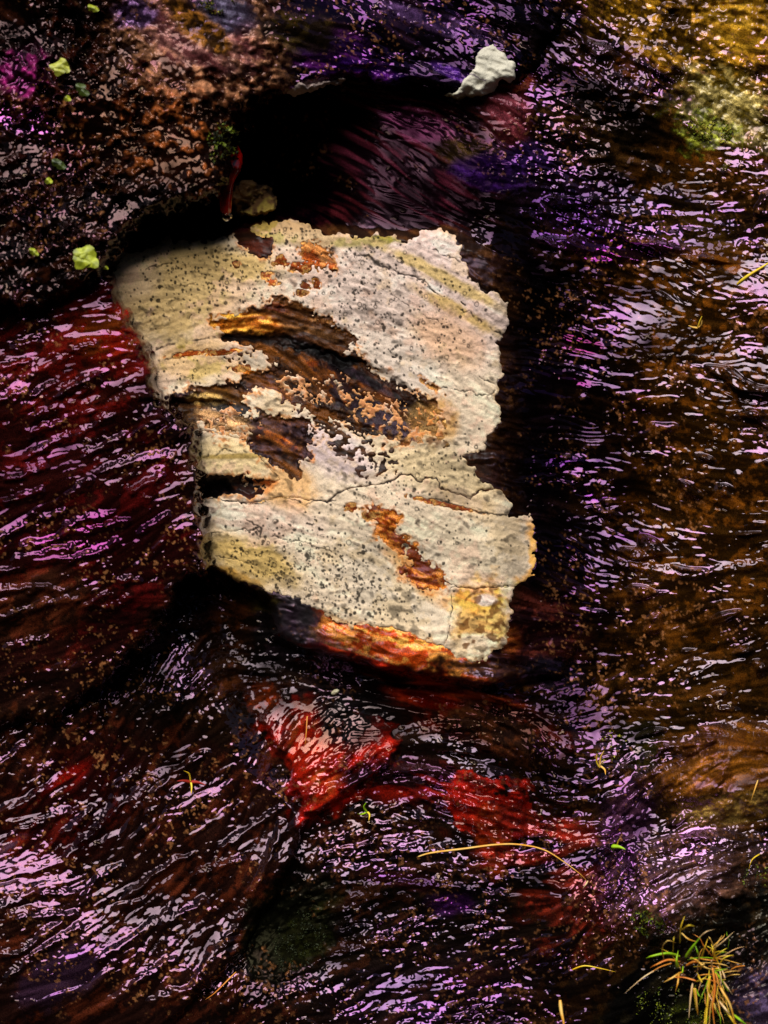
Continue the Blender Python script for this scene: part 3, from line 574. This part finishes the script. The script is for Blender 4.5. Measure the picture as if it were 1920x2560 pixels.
def gritty(r, h='8c5a34'):
    r.col *= (.45 + .75 * sm(-1., 1.3, nL))[..., None] * (1 + .5 * sm(.8, 2., nL))[..., None]
    r.tint += (lin('f4d4a4') - r.tint) * np.clip(nT * r.T, 0, 1)[..., None] * .8
    r.spec *= np.clip(.78 + .30 * nB + .12 * nW, .12, 1.25)
    m = r.grit * np.clip(.1 + .6 * nB + .4 * nW, 0, 1) * (sm(.85, 1.6, nF * .45 + nP * .6 + .25 * nV) * .55 + sm(1.5, 2.1, nI2 * .7 + nP * .7) * .5)
    r.col += (lin(h) - r.col) * np.clip(m, 0, 1)[..., None]
    r.tint[..., 1] *= 1 - .3 * sm(0, 1.3, nB + .3 * nW)
for q_ in (wr, br, lr): gritty(q_)
K_ALB = 1.0
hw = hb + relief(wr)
hbs = hb + (wr.R * nR * 9.5 + wr.M * nM * 3) * MM * .35
hw = hw + (np.minimum(hw, hbs - .0006) - hw) * sm(-2, 3, cover)
def attrs(r): return {'tone': np.clip(r.col * K_ALB, 0, 1), 'sheen_tint': r.tint, 'gloss': r.spec * 1., 'dryness': r.rough}

# rock wall: the fine grid, with coarser skirts running out 2.5 m on every side
def ext(n, lo, hi):
    s, d, o = 4.0, 0.0, []
    while d < 5200: d += s; s *= 1.10; o.append(d)
    o = np.array(o); k = np.minimum((o / G).astype(int) % (2 * n - 2), 2 * n - 2)
    k = np.where(k >= n, 2 * n - 2 - k, k)
    return np.concatenate([(lo - o)[::-1], np.arange(n) * G + lo, hi + o]), np.concatenate([k[::-1], np.arange(n), (n - 1) - k])
ex, ix = ext(NX, xs[0], xs[-1]); ey, iy = ext(NY, ys[0], ys[-1])
sel = np.ix_(iy, ix); nx2, ny2 = len(ex), len(ey)
EX, EY = np.meshgrid(ex, ey)
a = (np.arange(ny2 - 1)[:, None] * nx2 + np.arange(nx2 - 1)[None, :]).ravel()
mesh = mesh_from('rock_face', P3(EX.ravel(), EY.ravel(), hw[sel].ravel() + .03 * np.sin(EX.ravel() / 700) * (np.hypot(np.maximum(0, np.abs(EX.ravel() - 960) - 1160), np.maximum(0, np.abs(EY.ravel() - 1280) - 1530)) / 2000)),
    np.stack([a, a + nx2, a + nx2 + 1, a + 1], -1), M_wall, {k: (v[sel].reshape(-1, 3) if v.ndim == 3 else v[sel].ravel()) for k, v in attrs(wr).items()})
tag(mesh, kind='structure')
del a, EX, EY

hblock = -.03 + 0.085 * np.maximum(rnd(block, 46), -1.2) * (0.42 + .58 * sm(1850, 1350, Y)) + (relief(br) + brib) * sm(-5, 30, block) + .003 * noise(200, 80, 51) 
hblock = np.where(block < 0, np.minimum(hblock, hw - .004 + .001 * block), hblock)
o = grid_obj('rock_block', hblock, block > -8, M_block, attrs(br))
tag(o, 'dark red wet rock block with long slanting glossy ribs, left of the pale crusted slab', 'rock')
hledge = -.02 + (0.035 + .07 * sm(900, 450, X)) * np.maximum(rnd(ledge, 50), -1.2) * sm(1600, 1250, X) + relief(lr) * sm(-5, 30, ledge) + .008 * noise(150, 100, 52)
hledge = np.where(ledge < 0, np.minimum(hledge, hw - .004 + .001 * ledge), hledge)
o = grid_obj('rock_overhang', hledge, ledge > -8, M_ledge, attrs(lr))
tag(o, 'gritty brown and purple rock overhang along the top, above the black hollow', 'rock')

# pale crusts
def crust(name, m, mat, label, base, colour, t=.0008, cat='lichen', group=None, tex=None, low=-.0015):
    ed = sm(-3, 6, m)
    tx = (nL * .4 + nI2 * .3 + nP * .3 + nF * .5 + nV * .3 + nM * .35) * .0005 if tex is None else tex
    h = base + (ed * (t + tx) - (1 - ed) * .0015) - crackd * .0012 * ed
    o = grid_obj(name, h, m > -3.2, mat, {'tone': colour})
    return tag(o, label, cat, group)
gr = 'pale lichen crusts on the slab'
split1 = poly([(-400,1210),(450,1235),(600,1255),(640,1258),(700,1243),(820,1255),(865,1222),(930,1212),(985,1205),(1000,1190),(1030,1188),(1050,1205),(1095,1192),(1096,1225),(1130,1232),(1175,1245),(1195,1230),(1300,1210),(2500,1210),(2500,4000),(-400,4000)]) + 2 * nV
split2 = poly([(900,1190),(935,1260),(960,1310),(1030,1370),(1110,1455),(1150,1470),(1300,1466),(1450,1466),(1450,1100),(900,1100)]) + 2 * nV
split3 = poly([(1128,1466),(1125,1560),(1115,1600),(1100,1680),(1400,1700),(1400,1466),(1180,1464)]) + 2 * nV
leftbit = poly([(350,1050),(560,1085),(610,1098),(640,1130),(700,1200),(660,1215),(350,1215)]) + 2 * nV
for nm, m, lb in (('lichen_crust', np.minimum.reduce([cover, -split1, -leftbit]), 'largest pale lichen crust, black dotted, covering the top of the slab around its brown streaks'),
        ('lichen_crust', np.minimum.reduce([cover, -split1, leftbit]), 'small cream lichen crust with curved ridges beside the red ribbed block, between two brown gaps'),
        ('lichen_crust', np.minimum.reduce([cover, split1, split2]), 'pale grey lichen crust to the right of the orange vein'),
        ('lichen_crust', np.minimum.reduce([cover, split1, -split2, -split3]), 'pale lichen crust to the left of the orange vein, above the rusty edge'),
        ('lichen_crust', np.minimum.reduce([cover, split1, -split2, split3]), 'yellow rimmed pitted lichen crust at the lower right end of the slab')):
    crust(nm, m, M_crust, lb, hbs, cc, group=gr)
sc = vec('cfc8b4'); sc = sc * (.9 + .12 * sm(-1, 1, nC))[..., None]; k = sm(3, 0, line([(1160,182),(1180,188),(1212,200)]))[..., None]; sc += (lin('50305a') - sc) * k * .8
sc += (lin('6c6018') - sc) * (sm(12, 2, small) * sm(228, 244, Y))[..., None]
crust('lichen_patch', small, M_crust, 'small cream white lichen patch on the overhang lip near the top', hledge, sc, t=.004, tex=(nI2 * .3 + nM * .5) * .0007)
crust('lichen_patch', sliver, M_crust, 'thin pale lichen sliver on the overhang lip, left of the cream white patch', hledge, vec('a08c84') * (.7 + .5 * sm(-1, 1, nL))[..., None], t=.004, tex=(nI2 * .3 + nM * .5) * .0007)
oc = vec('543a20'); g = sm(.1, 1.1, nI2 * .8 + nF * .6)[..., None]; oc = oc + (lin('7c682c') - oc) * g * sm(585, 660, X + .6 * (Y - 500))[..., None]; oc = oc * (1 - .75 * sm(.4, 1.1, -nI2 * .7 - nF * .6))[..., None]
crust('lichen_patch', oliv, M_crust, 'round olive brown lichen cushion at the mouth of the black hollow beside the red drip', hw + .035, oc, t=.02, tex=(nI2 + nF + nP) * .0016)

def H(px, py, which='wall'):
    F = {'wall': hw, 'block': hblock, 'ledge': hledge}[which]
    i, j = int(round((px - XMIN) / G)), int(round((py - YMIN) / G))
    v = F[max(0, min(NY - 1, j)), max(0, min(NX - 1, i))]
    return float(v)
def empty(name, px, py, h):
    o = bpy.data.objects.new(name, None); S.collection.objects.link(o); o.location = Vector(P3(px, py, h)); o.empty_display_size = .01
    return o

# ------------------------------------------------------------------ plants
def blade(name, pts, w, mat, parent=None, flat=.25):
    """a tapering folded blade or stalk through (px, py, h) points, w wide in metres"""
    P = [Vector(P3(*p)) for p in pts]; C = []
    n = len(P)
    for k in range(n - 1):                                   # Catmull-Rom
        p0, p1, p2, p3 = P[max(k - 1, 0)], P[k], P[k + 1], P[min(k + 2, n - 1)]
        for s in range(7):
            t = s / 7
            C.append(.5 * ((2 * p1) + (p2 - p0) * t + (2 * p0 - 5 * p1 + 4 * p2 - p3) * t * t + (3 * p1 - p0 - 3 * p2 + p3) * t ** 3))
    C.append(P[-1]); V = []; F = []; off = parent.location if parent else Vector((0, 0, 0))
    m = len(C)
    for k, c in enumerate(C):
        d = (C[min(k + 1, m - 1)] - C[max(k - 1, 0)]).normalized()
        side = d.cross(Vector((0.15, -1, .1))).normalized(); up = side.cross(d)
        t = k / (m - 1); r = w * .5 * (min(1, .55 + 3 * t) * (1 - t ** 2.2) + .06)
        tw = math.sin(t * 3 + w * 9000) * .5
        s2 = side * math.cos(tw) + up * math.sin(tw); u2 = up * math.cos(tw) - side * math.sin(tw)
        V += [c + s2 * r - off, c + u2 * r * flat - off, c - s2 * r - off, c - u2 * r * flat * .6 - off]
        if k:
            b = 4 * k
            for q in range(4): F.append((b - 4 + q, b - 4 + (q + 1) % 4, b + (q + 1) % 4, b + q))
    F.append((3, 2, 1, 0)); b = 4 * (m - 1); F.append((b, b + 1, b + 2, b + 3))
    return mesh_from(name, np.array([tuple(v) for v in V]), F, mat, None, parent)
M_straw = mat_plain('dry_straw', 'f0a428', 'fcd070', .5, 60); M_orange = mat_plain('orange_straw', 'd8701c', 'f8a840', .5, 60)
M_gold = mat_plain('yellow_blade', 'f0bc18', 'fce040', .5, 60); M_green = mat_plain('green_blade', '7cb00c', 'b0d820', .45, 50); M_pale = mat_plain('pale_straw', 'e8ac70', 'f8d8a0', .5, 60)
M_redstem = mat_plain('red_stem', '8a1408', 'a83020', .5, 60)

tuft = empty('grass_tuft', 1745, 2440, H(1745, 2440)); tag(tuft, 'orange and green grass tuft hanging from the dark soil at the lower right', 'grass')
def hh(px, py, up): return max(H(px, py), H(1745, 2440) - .02) + up
R = random.Random(8)
big = [  # traced main blades: material, width, points
 (M_gold,4,[(1700,2358),(1702,2320),(1712,2290)]),(M_gold,5,[(1705,2325),(1722,2314),(1738,2317)]),(M_straw,3.5,[(1704,2332),(1722,2348),(1745,2355)]),
 (M_green,7,[(1714,2395),(1730,2370),(1752,2342)]),(M_pale,2.5,[(1748,2345),(1765,2330),(1788,2323)]),(M_green,7,[(1700,2392),(1670,2384),(1632,2390),(1615,2396)]),
 (M_green,5,[(1748,2396),(1744,2380),(1738,2362)]),(M_gold,5,[(1752,2398),(1762,2370),(1770,2346)]),(M_straw,4,[(1780,2390),(1792,2362),(1806,2338)]),(M_pale,2.5,[(1785,2372),(1810,2352),(1836,2328)]),
 (M_gold,4,[(1785,2392),(1805,2378),(1818,2370)]),(M_green,4,[(1788,2428),(1805,2425),(1820,2421)]),(M_green,5,[(1785,2428),(1800,2445),(1822,2480)]),(M_pale,3,[(1808,2452),(1820,2470),(1832,2488)]),
 (M_straw,5,[(1705,2430),(1680,2445),(1658,2457)]),(M_orange,4,[(1740,2452),(1705,2443),(1668,2446)]),(M_gold,5,[(1738,2455),(1758,2448),(1770,2436)]),(M_pale,5,[(1732,2458),(1726,2500),(1722,2548)]),
 (M_straw,4,[(1698,2430),(1694,2460),(1688,2482)]),(M_orange,5,[(1700,2405),(1670,2400),(1640,2412),(1625,2420)]),(M_pale,3,[(1648,2420),(1608,2444),(1560,2485)]),(M_orange,3,[(1680,2408),(1650,2418),(1612,2440)]),
 (M_gold,4,[(1682,2382),(1684,2352),(1686,2340)]),(M_straw,3,[(1660,2400),(1656,2370),(1670,2352),(1690,2358)]),(M_straw,6,[(1790,2430),(1785,2480),(1775,2530),(1772,2600)]),(M_orange,7,[(1782,2420),(1788,2470),(1782,2520),(1790,2590)]),
 (M_gold,6,[(1776,2440),(1770,2500),(1765,2560),(1770,2610)]),(M_straw,7,[(1792,2450),(1808,2480),(1828,2520),(1845,2600)]),(M_gold,7,[(1800,2500),(1822,2535),(1850,2580),(1856,2610)]),(M_green,6,[(1832,2534),(1850,2550),(1875,2570)]),
 (M_pale,5,[(1796,2500),(1815,2525),(1830,2545)]),(M_green,3,[(1740,2472),(1748,2490),(1760,2496)]),(M_straw,4,[(1738,2470),(1742,2510),(1745,2540)]),(M_gold,4,[(1735,2470),(1738,2500),(1741,2528)]),
 (M_straw,5,[(1725,2396),(1740,2400),(1762,2418),(1785,2425)]),(M_orange,6,[(1715,2415),(1735,2405),(1755,2410)]),(M_green,6,[(1694,2420),(1692,2400),(1696,2375)]),(M_gold,4,[(1745,2440),(1755,2455),(1742,2430)]),
 (M_gold,5,[(1786,2400),(1784,2375),(1778,2360)]),(M_green,3,[(1708,2415),(1706,2430),(1700,2440)]),(M_pale,3,[(1805,2425),(1812,2445),(1808,2452)]),(M_orange,3,[(1745,2396),(1770,2400),(1795,2402)])]
for k, (mt, wd, pts) in enumerate(big):
    n = len(pts); base_h = .012 + .018 * R.random()
    p3 = [(x, y, hh(x, y, base_h + .022 * math.sin(math.pi * (i + .4) / n))) for i, (x, y) in enumerate(pts)]
    blade('blade', p3, wd * .62 * MM * 2, mt, tuft)
for k in range(58):
    x, y = R.gauss(1772, 26), R.gauss(2425, 26); down = R.random() < .5
    L_ = 25 + 60 * R.random(); a_ = R.uniform(55, 120) if down else R.uniform(-170, 0); a_ = math.radians(a_)
    if down: x, y = R.gauss(1785, 14), R.gauss(2470, 34)
    p = [(x + L_ * t * math.cos(a_) + 5 * R.gauss(0, 1) * t, y + L_ * t * math.sin(a_) + 16 * t * t, 0) for t in (0, .4, .75, 1)]
    p3 = [(q[0], q[1], hh(x, y, .008 + .02 * math.sin(2.4 * i / 3) + .01 * R.random())) for i, q in enumerate(p)]
    blade('blade', p3, R.uniform(1.4, 3.4) * .7 * MM * 2, R.choice([M_straw, M_orange, M_gold, M_gold, M_straw, M_green, M_pale]), tuft)

def stalk(name, pts, wd, mat, label, cat='straw', lift=.008, which='wall', group=None):
    n = len(pts)
    p3 = [(x, y, H(x, y, which) + lift * (.4 + 1.2 * math.sin(math.pi * i / (n - 1)))) for i, (x, y) in enumerate(pts)]
    mn = max(p[2] for p in p3); p3 = [(x, y, .5 * h + .5 * mn + .002) for x, y, h in p3]
    return tag(blade(name, p3, wd * MM, mat, None, .6), label, cat, group)
stalk('grass_stalk', [(1045,2142),(1080,2132),(1160,2122),(1240,2112),(1300,2112),(1360,2125),(1410,2155),(1450,2185),(1468,2203)], 6, M_straw, 'long arching dry grass stalk lying across the red stained rock', lift=.02)
stalk('grass_stalk', [(1470,2202),(1464,2212),(1457,2222)], 5, M_pale, 'short bent straw end beneath the arching dry stalk')
stalk('grass_stalk', [(1842,712),(1870,690),(1905,668),(1950,640)], 9, M_gold, 'bright yellow straw poking in at the right edge', lift=.03)
stalk('grass_stalk', [(1400,2500),(1404,2530),(1410,2560),(1412,2600)], 11, M_straw, 'upright orange straw cut by the bottom edge')
stalk('grass_stalk', [(1895,1950),(1885,1980),(1875,2010)], 4, M_straw, 'thin straw leaning on the ochre rock at the lower right')
stalk('grass_stalk', [(1900,2135),(1880,2150),(1872,2175)], 4, M_gold, 'short thin straw above the grass tuft at the right edge')
stalk('grass_stalk', [(590,2430),(540,2480),(512,2500)], 4, M_orange, 'thin brown straw on the ribbed rock near the bottom')
stalk('grass_stalk', [(1430,2425),(1460,2415),(1495,2420),(1540,2430)], 5, M_gold, 'curved brown straw left of the grass tuft')
stalk('grass_stalk', [(768,1790),(766,1830),(762,1870)], 4, M_orange, 'fine orange stem standing on the red boulder top')
def sprig(name, x, y, blades, label, cat='sprig'):
    e_ = empty(name, x, y, H(x, y)); tag(e_, label, cat)
    for (mt, wd, pts) in blades:
        b_h = H(x, y)
        blade('leaf', [(x + px, y + py, max(b_h, H(x, y)) + .006 + .006 * i) for i, (px, py) in enumerate(pts)], wd * MM * 1.3, mt, e_)
sprig('sprig', 477, 1955, [(M_redstem,7,[(0,0),(-18,-3),(-35,-2)]),(M_redstem,8,[(0,0),(20,2),(38,8)]),(M_gold,5,[(0,0),(2,15),(1,30)]),(M_gold,4,[(0,0),(-4,-20),(-18,-28)])], 'small red and yellow four leaved sprig on the dark ribbed rock')
sprig('sprig', 1500, 1905, [(M_straw,6,[(0,15),(2,-10),(10,-28)]),(M_gold,5,[(0,15),(-8,0),(-8,-20)]),(M_straw,5,[(0,10),(12,20),(14,32)]),(M_pale,4,[(0,10),(6,0),(16,-4)])], 'tan forked sprig on the dark wet rock at the lower right')
sprig('sprig', 1548, 2118, [(M_green,9,[(-20,-2),(0,0),(16,6)]),(M_gold,5,[(-6,0),(-2,-14),(2,-22)])], 'bright green leaf fragment right of the arching stalk')
sprig('sprig', 918, 2030, [(M_green,5,[(0,0),(-8,-12),(-2,-24)]),(M_gold,5,[(0,0),(6,8),(4,22)]),(M_green,4,[(0,0),(-14,6),(-24,4)])], 'tiny yellow green sprig below the red boulder')
sprig('sprig', 1745, 812, [(M_gold,6,[(0,8),(4,-6),(10,-22)]),(M_straw,6,[(0,8),(-14,6),(-24,2)]),(M_straw,5,[(0,8),(8,2),(10,-12)])], 'orange yellow sprig on the wet brown wall at the right')
sprig('sprig', 758, 95, [(M_gold,5,[(0,10),(2,-6),(1,-18)]),(M_gold,4,[(0,10),(8,4),(10,-4)])], 'tiny yellow sprig on the purple overhang')

# leaves and moss at the upper left
def leaflet(name, x, y, r, which, mat, label, n=3, lift=.03, cat='leaf', group=None):
    V = []; F = []; h0 = H(x, y, which) + lift
    for k in range(n):
        a_ = 2 * math.pi * k / n + R.random(); cx, cy = x + r * .5 * math.cos(a_), y + r * .5 * math.sin(a_)
        b = len(V); V.append(P3(cx, cy, h0 + .0012)); m = 18
        for q in range(m):
            t = 2 * math.pi * q / m; rr = r * .66 * (1 + .2 * math.sin(3 * t + k * 2) + .22 * R.random())
            V.append(P3(cx + rr * math.cos(t), cy + rr * .85 * math.sin(t), h0 - .0008 + .002 * math.sin(2 * t + k)))
        V.append(P3(cx, cy, h0 - .002))
        for q in range(m): F.append((b, b + 1 + q, b + 1 + (q + 1) % m)); F.append((b + m + 1, b + 1 + (q + 1) % m, b + 1 + q))
    return tag(mesh_from(name, np.array(V), F, mat, smooth=False), label, cat, group)
M_leaf = mat_plain('yellow_green_leaf', '707808', 'b4bc30', .5, 160); M_leafd = mat_plain('dull_green_leaf', '1e2c06', '465410', .5, 160)
M_leafy = mat_plain('pale_green_leaf', '7c8010', 'b8b848', .5, 160)
for (x, y, r, mt, n, lb) in [(150,168,24,M_leafy,4,'pale yellow green lobed leaf, uppermost of the large blurred leaves at the left'),(232,22,14,M_leaf,2,'small yellow green leaf close to the top edge'),(215,645,34,M_leaf,4,'largest bright yellow green leaf, just left of the pale slab'),
        (84,630,13,M_leaf,2,'small yellow green leaf left of the largest one'),(116,450,15,M_leaf,1,'round yellow green leaf on the dark grit of the left side'),(147,410,19,M_leafd,2,'dull dark green leaf above the round yellow green one'),
        (165,242,14,M_leaf,1,'small green leaf below the pale lobed one'),(205,225,20,M_leafd,2,'dark green leaf right of the small one, in the upper left grit'),(262,668,9,M_leaf,1,'tiny bright green leaf at the lower right of the largest leaf')]:
    leaflet('leaf', x, y, r * .85, 'ledge', mt, lb, n, lift=.022)
def moss(name, cx, cy, rx, ry, n, mats, label, which='wall', size=5, lift=.012, deg=0):
    e_ = empty(name, cx, cy, H(cx, cy, which)); tag(e_, label, 'moss'); off = np.array(e_.location)
    c_, s_ = math.cos(math.radians(deg)), math.sin(math.radians(deg))
    for mi, (pn, mt) in enumerate(mats):
        V = []; F = []
        for k in range(n // len(mats)):
            t = R.random() ** .5; a_ = R.random() * 6.283; u, v = rx * t * math.cos(a_), ry * t * math.sin(a_)
            x, y = cx + u * c_ - v * s_, cy + u * s_ + v * c_
            if fbm_at(x, y) < -.1 + .4 * t: continue
            h = H(x, y, which) + lift * R.random() * (1.2 - t)
            d = Vector((R.gauss(0, 1), -abs(R.gauss(0, 1)) - .3, R.gauss(0, 1))).normalized(); q = d.cross(Vector((R.gauss(0, 1), 0, R.gauss(0, 1)))).normalized()
            p = Vector(P3(x, y, h)) - Vector(off); s = size * MM * R.uniform(.5, 1.3)
            b = len(V); V += [tuple(p - q * s * .45), tuple(p + d * s), tuple(p + q * s * .45), tuple(p - d * s * .5 + q.cross(d) * s * .3)]
            F += [(b, b + 1, b + 2), (b, b + 2, b + 3)]
        mesh_from(pn, np.array(V), F, mt, None, e_, smooth=False)
def fbm_at(x, y): return float(nV[int((y - YMIN) / G), int((x - XMIN) / G)])
M_moss = mat_plain('moss_green', '5a6a08', '7c8414', .6, 90); M_mossd = mat_plain('moss_dark', '161c04', '2c3408', .7, 90); M_mossy = mat_plain('moss_yellow', '8c8410', 'aca438', .6, 90)
moss('moss_clump', 558, 355, 44, 60, 500, [('dark_leaves', M_mossd), ('bright_leaves', M_moss)], 'green moss clump on the overhang corner above the red drip', 'ledge', 8, .02)
moss('moss_clump', 1620, 2305, 46, 34, 420, [('dark_leaves', M_mossd), ('bright_leaves', M_moss)], 'bright green moss clump above the grass tuft', size=6, deg=30)
moss('moss_clump', 1775, 320, 60, 34, 380, [('bright_leaves', M_moss), ('yellow_leaves', M_mossy)], 'yellow green moss on the ochre rock at the upper right', size=7, deg=20)
moss('moss_clump', 1530, 1870, 40, 54, 300, [('dark_leaves', M_mossd), ('yellow_leaves', M_mossy)], 'sparse dark moss beside the forked sprig', size=5)
moss('moss_clump', 745, 2350, 90, 60, 1600, [('dark_leaves', M_mossd), ('bright_leaves', M_mossd)], 'dark olive moss in the hollow right of the ribbed ridge', size=3.5, deg=-50, lift=.006)
moss('moss_clump', 1700, 2520, 120, 60, 900, [('dark_leaves', M_mossd), ('bright_leaves', M_moss)], 'dark green moss under the hanging grass tuft', size=4, lift=.006)
moss('moss_clump', 545, 14, 50, 20, 250, [('dark_leaves', M_mossd), ('yellow_leaves', M_mossy)], 'yellow moss speck at the top edge of the overhang', 'ledge', 8)
moss('moss_clump', 1895, 2200, 40, 40, 250, [('dark_leaves', M_mossd), ('bright_leaves', M_moss)], 'small green moss patch at the right edge above the tuft', size=5)

# red drip of rock with its water drop
def lathe_path(name, pts, mat, label, cat, par=None):
    V = []; F = []; m = 14
    off = np.array(par.location) if par else np.zeros(3)
    for k, (x, y, h, r) in enumerate(pts):
        c = P3(x, y, h)
        for q in range(m):
            t = 2 * math.pi * q / m; rr = r * MM * (1 + .12 * math.sin(3 * t + k))
            V.append(c + np.array([rr * math.cos(t), rr * math.sin(t), 0]) - off)
        if k:
            b = m * k
            for q in range(m): F.append((b - m + q, b - m + (q + 1) % m, b + (q + 1) % m, b + q))
    o = mesh_from(name, np.array(V), F, mat, None, par)
    return tag(o, label, cat) if not par else o
M_drip = mat_plain('red_wet_rock', '3a0402', 'b81006', .15, 60, .9); M_dripd = mat_plain('dark_red_rock', '240402', '3c0804', .2, 80, .8)
hd = H(590, 400, 'ledge') - .01
o = lathe_path('rock_spur', [(585,360,hd-.02,10),(584,385,hd-.01,20),(580,410,hd,24),(577,430,hd,22),(570,450,hd-.002,19),(566,475,hd-.004,17),(564,505,hd-.005,16),(564,528,hd-.006,14),(566,536,hd-.006,8),(566,540,hd-.006,.5)], M_drip, 'glossy red rock spur hanging down into the black hollow', 'rock')
M_water = mat_plain('water', 'fffff0', None, .02, 10, .6, 1.0)
lathe_path('water_drop', [(566,534,hd-.006,12),(566,540,hd-.006,14),(566,546,hd-.006,12.5),(566,551,hd-.006,8),(566,554,hd-.006,.5)], M_water, 'clear water drop hanging from the tip of the red rock spur', 'water drop')
# pebble
def pebble(x, y, r, mat, label, which='wall', deg=30):
    h0 = H(x, y, which) + r * MM * .5; V = []; F = []; nu, nv = 14, 9
    for j in range(nv):
        ph = math.pi * j / (nv - 1)
        for i in range(nu):
            th = 2 * math.pi * i / nu; rr = r * (1 + .12 * math.sin(2 * th + j) + .08 * R.random())
            V.append(P3(x + rr * 1.25 * math.sin(ph) * math.cos(th), y + rr * .8 * math.sin(ph) * math.sin(th) - rr * .3 * math.sin(ph) * math.cos(th), h0 + rr * MM * .7 * math.cos(ph)))
    for j in range(nv - 1):
        for i in range(nu): F.append((j * nu + i, j * nu + (i + 1) % nu, (j + 1) * nu + (i + 1) % nu, (j + 1) * nu + i))
    tag(mesh_from('pebble', np.array(V), F, mat), label, 'pebble')
M_peb = mat_plain('pale_pebble', 'c0b490', 'd4cca8', .5, 200)
pebble(838, 1730, 8, M_peb, 'tiny cream pebble on the dark rock under the rusty edge')
pebble(1405, 978 + 430, 1, M_peb, 'minute cream grit grain on the black wet wall') if False else None

# ------------------------------------------------------------------ soil at the rock's foot, rising to an unseen bank added to darken reflections
gy_ = np.linspace(-9, 1.2, 60); gx_ = np.linspace(-14, 14, 90); GX, GY = np.meshgrid(gx_, gy_)
GZ = -1.35 + .05 * np.sin(GX * 2.1 + GY) + .04 * np.sin(GY * 3.3) + 4.6 * np.clip((-GY - 3.6) / 4, 0, 1) ** 1.3
a = (np.arange(59)[:, None] * 90 + np.arange(89)[None, :]).ravel()
M_soil = mat_plain('dark_soil', '14100a', '241c10', .9, 3, .1)
tag(mesh_from('ground_with_added_bank', np.stack([GX.ravel(), GY.ravel(), GZ.ravel()], -1), np.stack([a, a + 1, a + 91, a + 90], -1), M_soil), kind='structure')
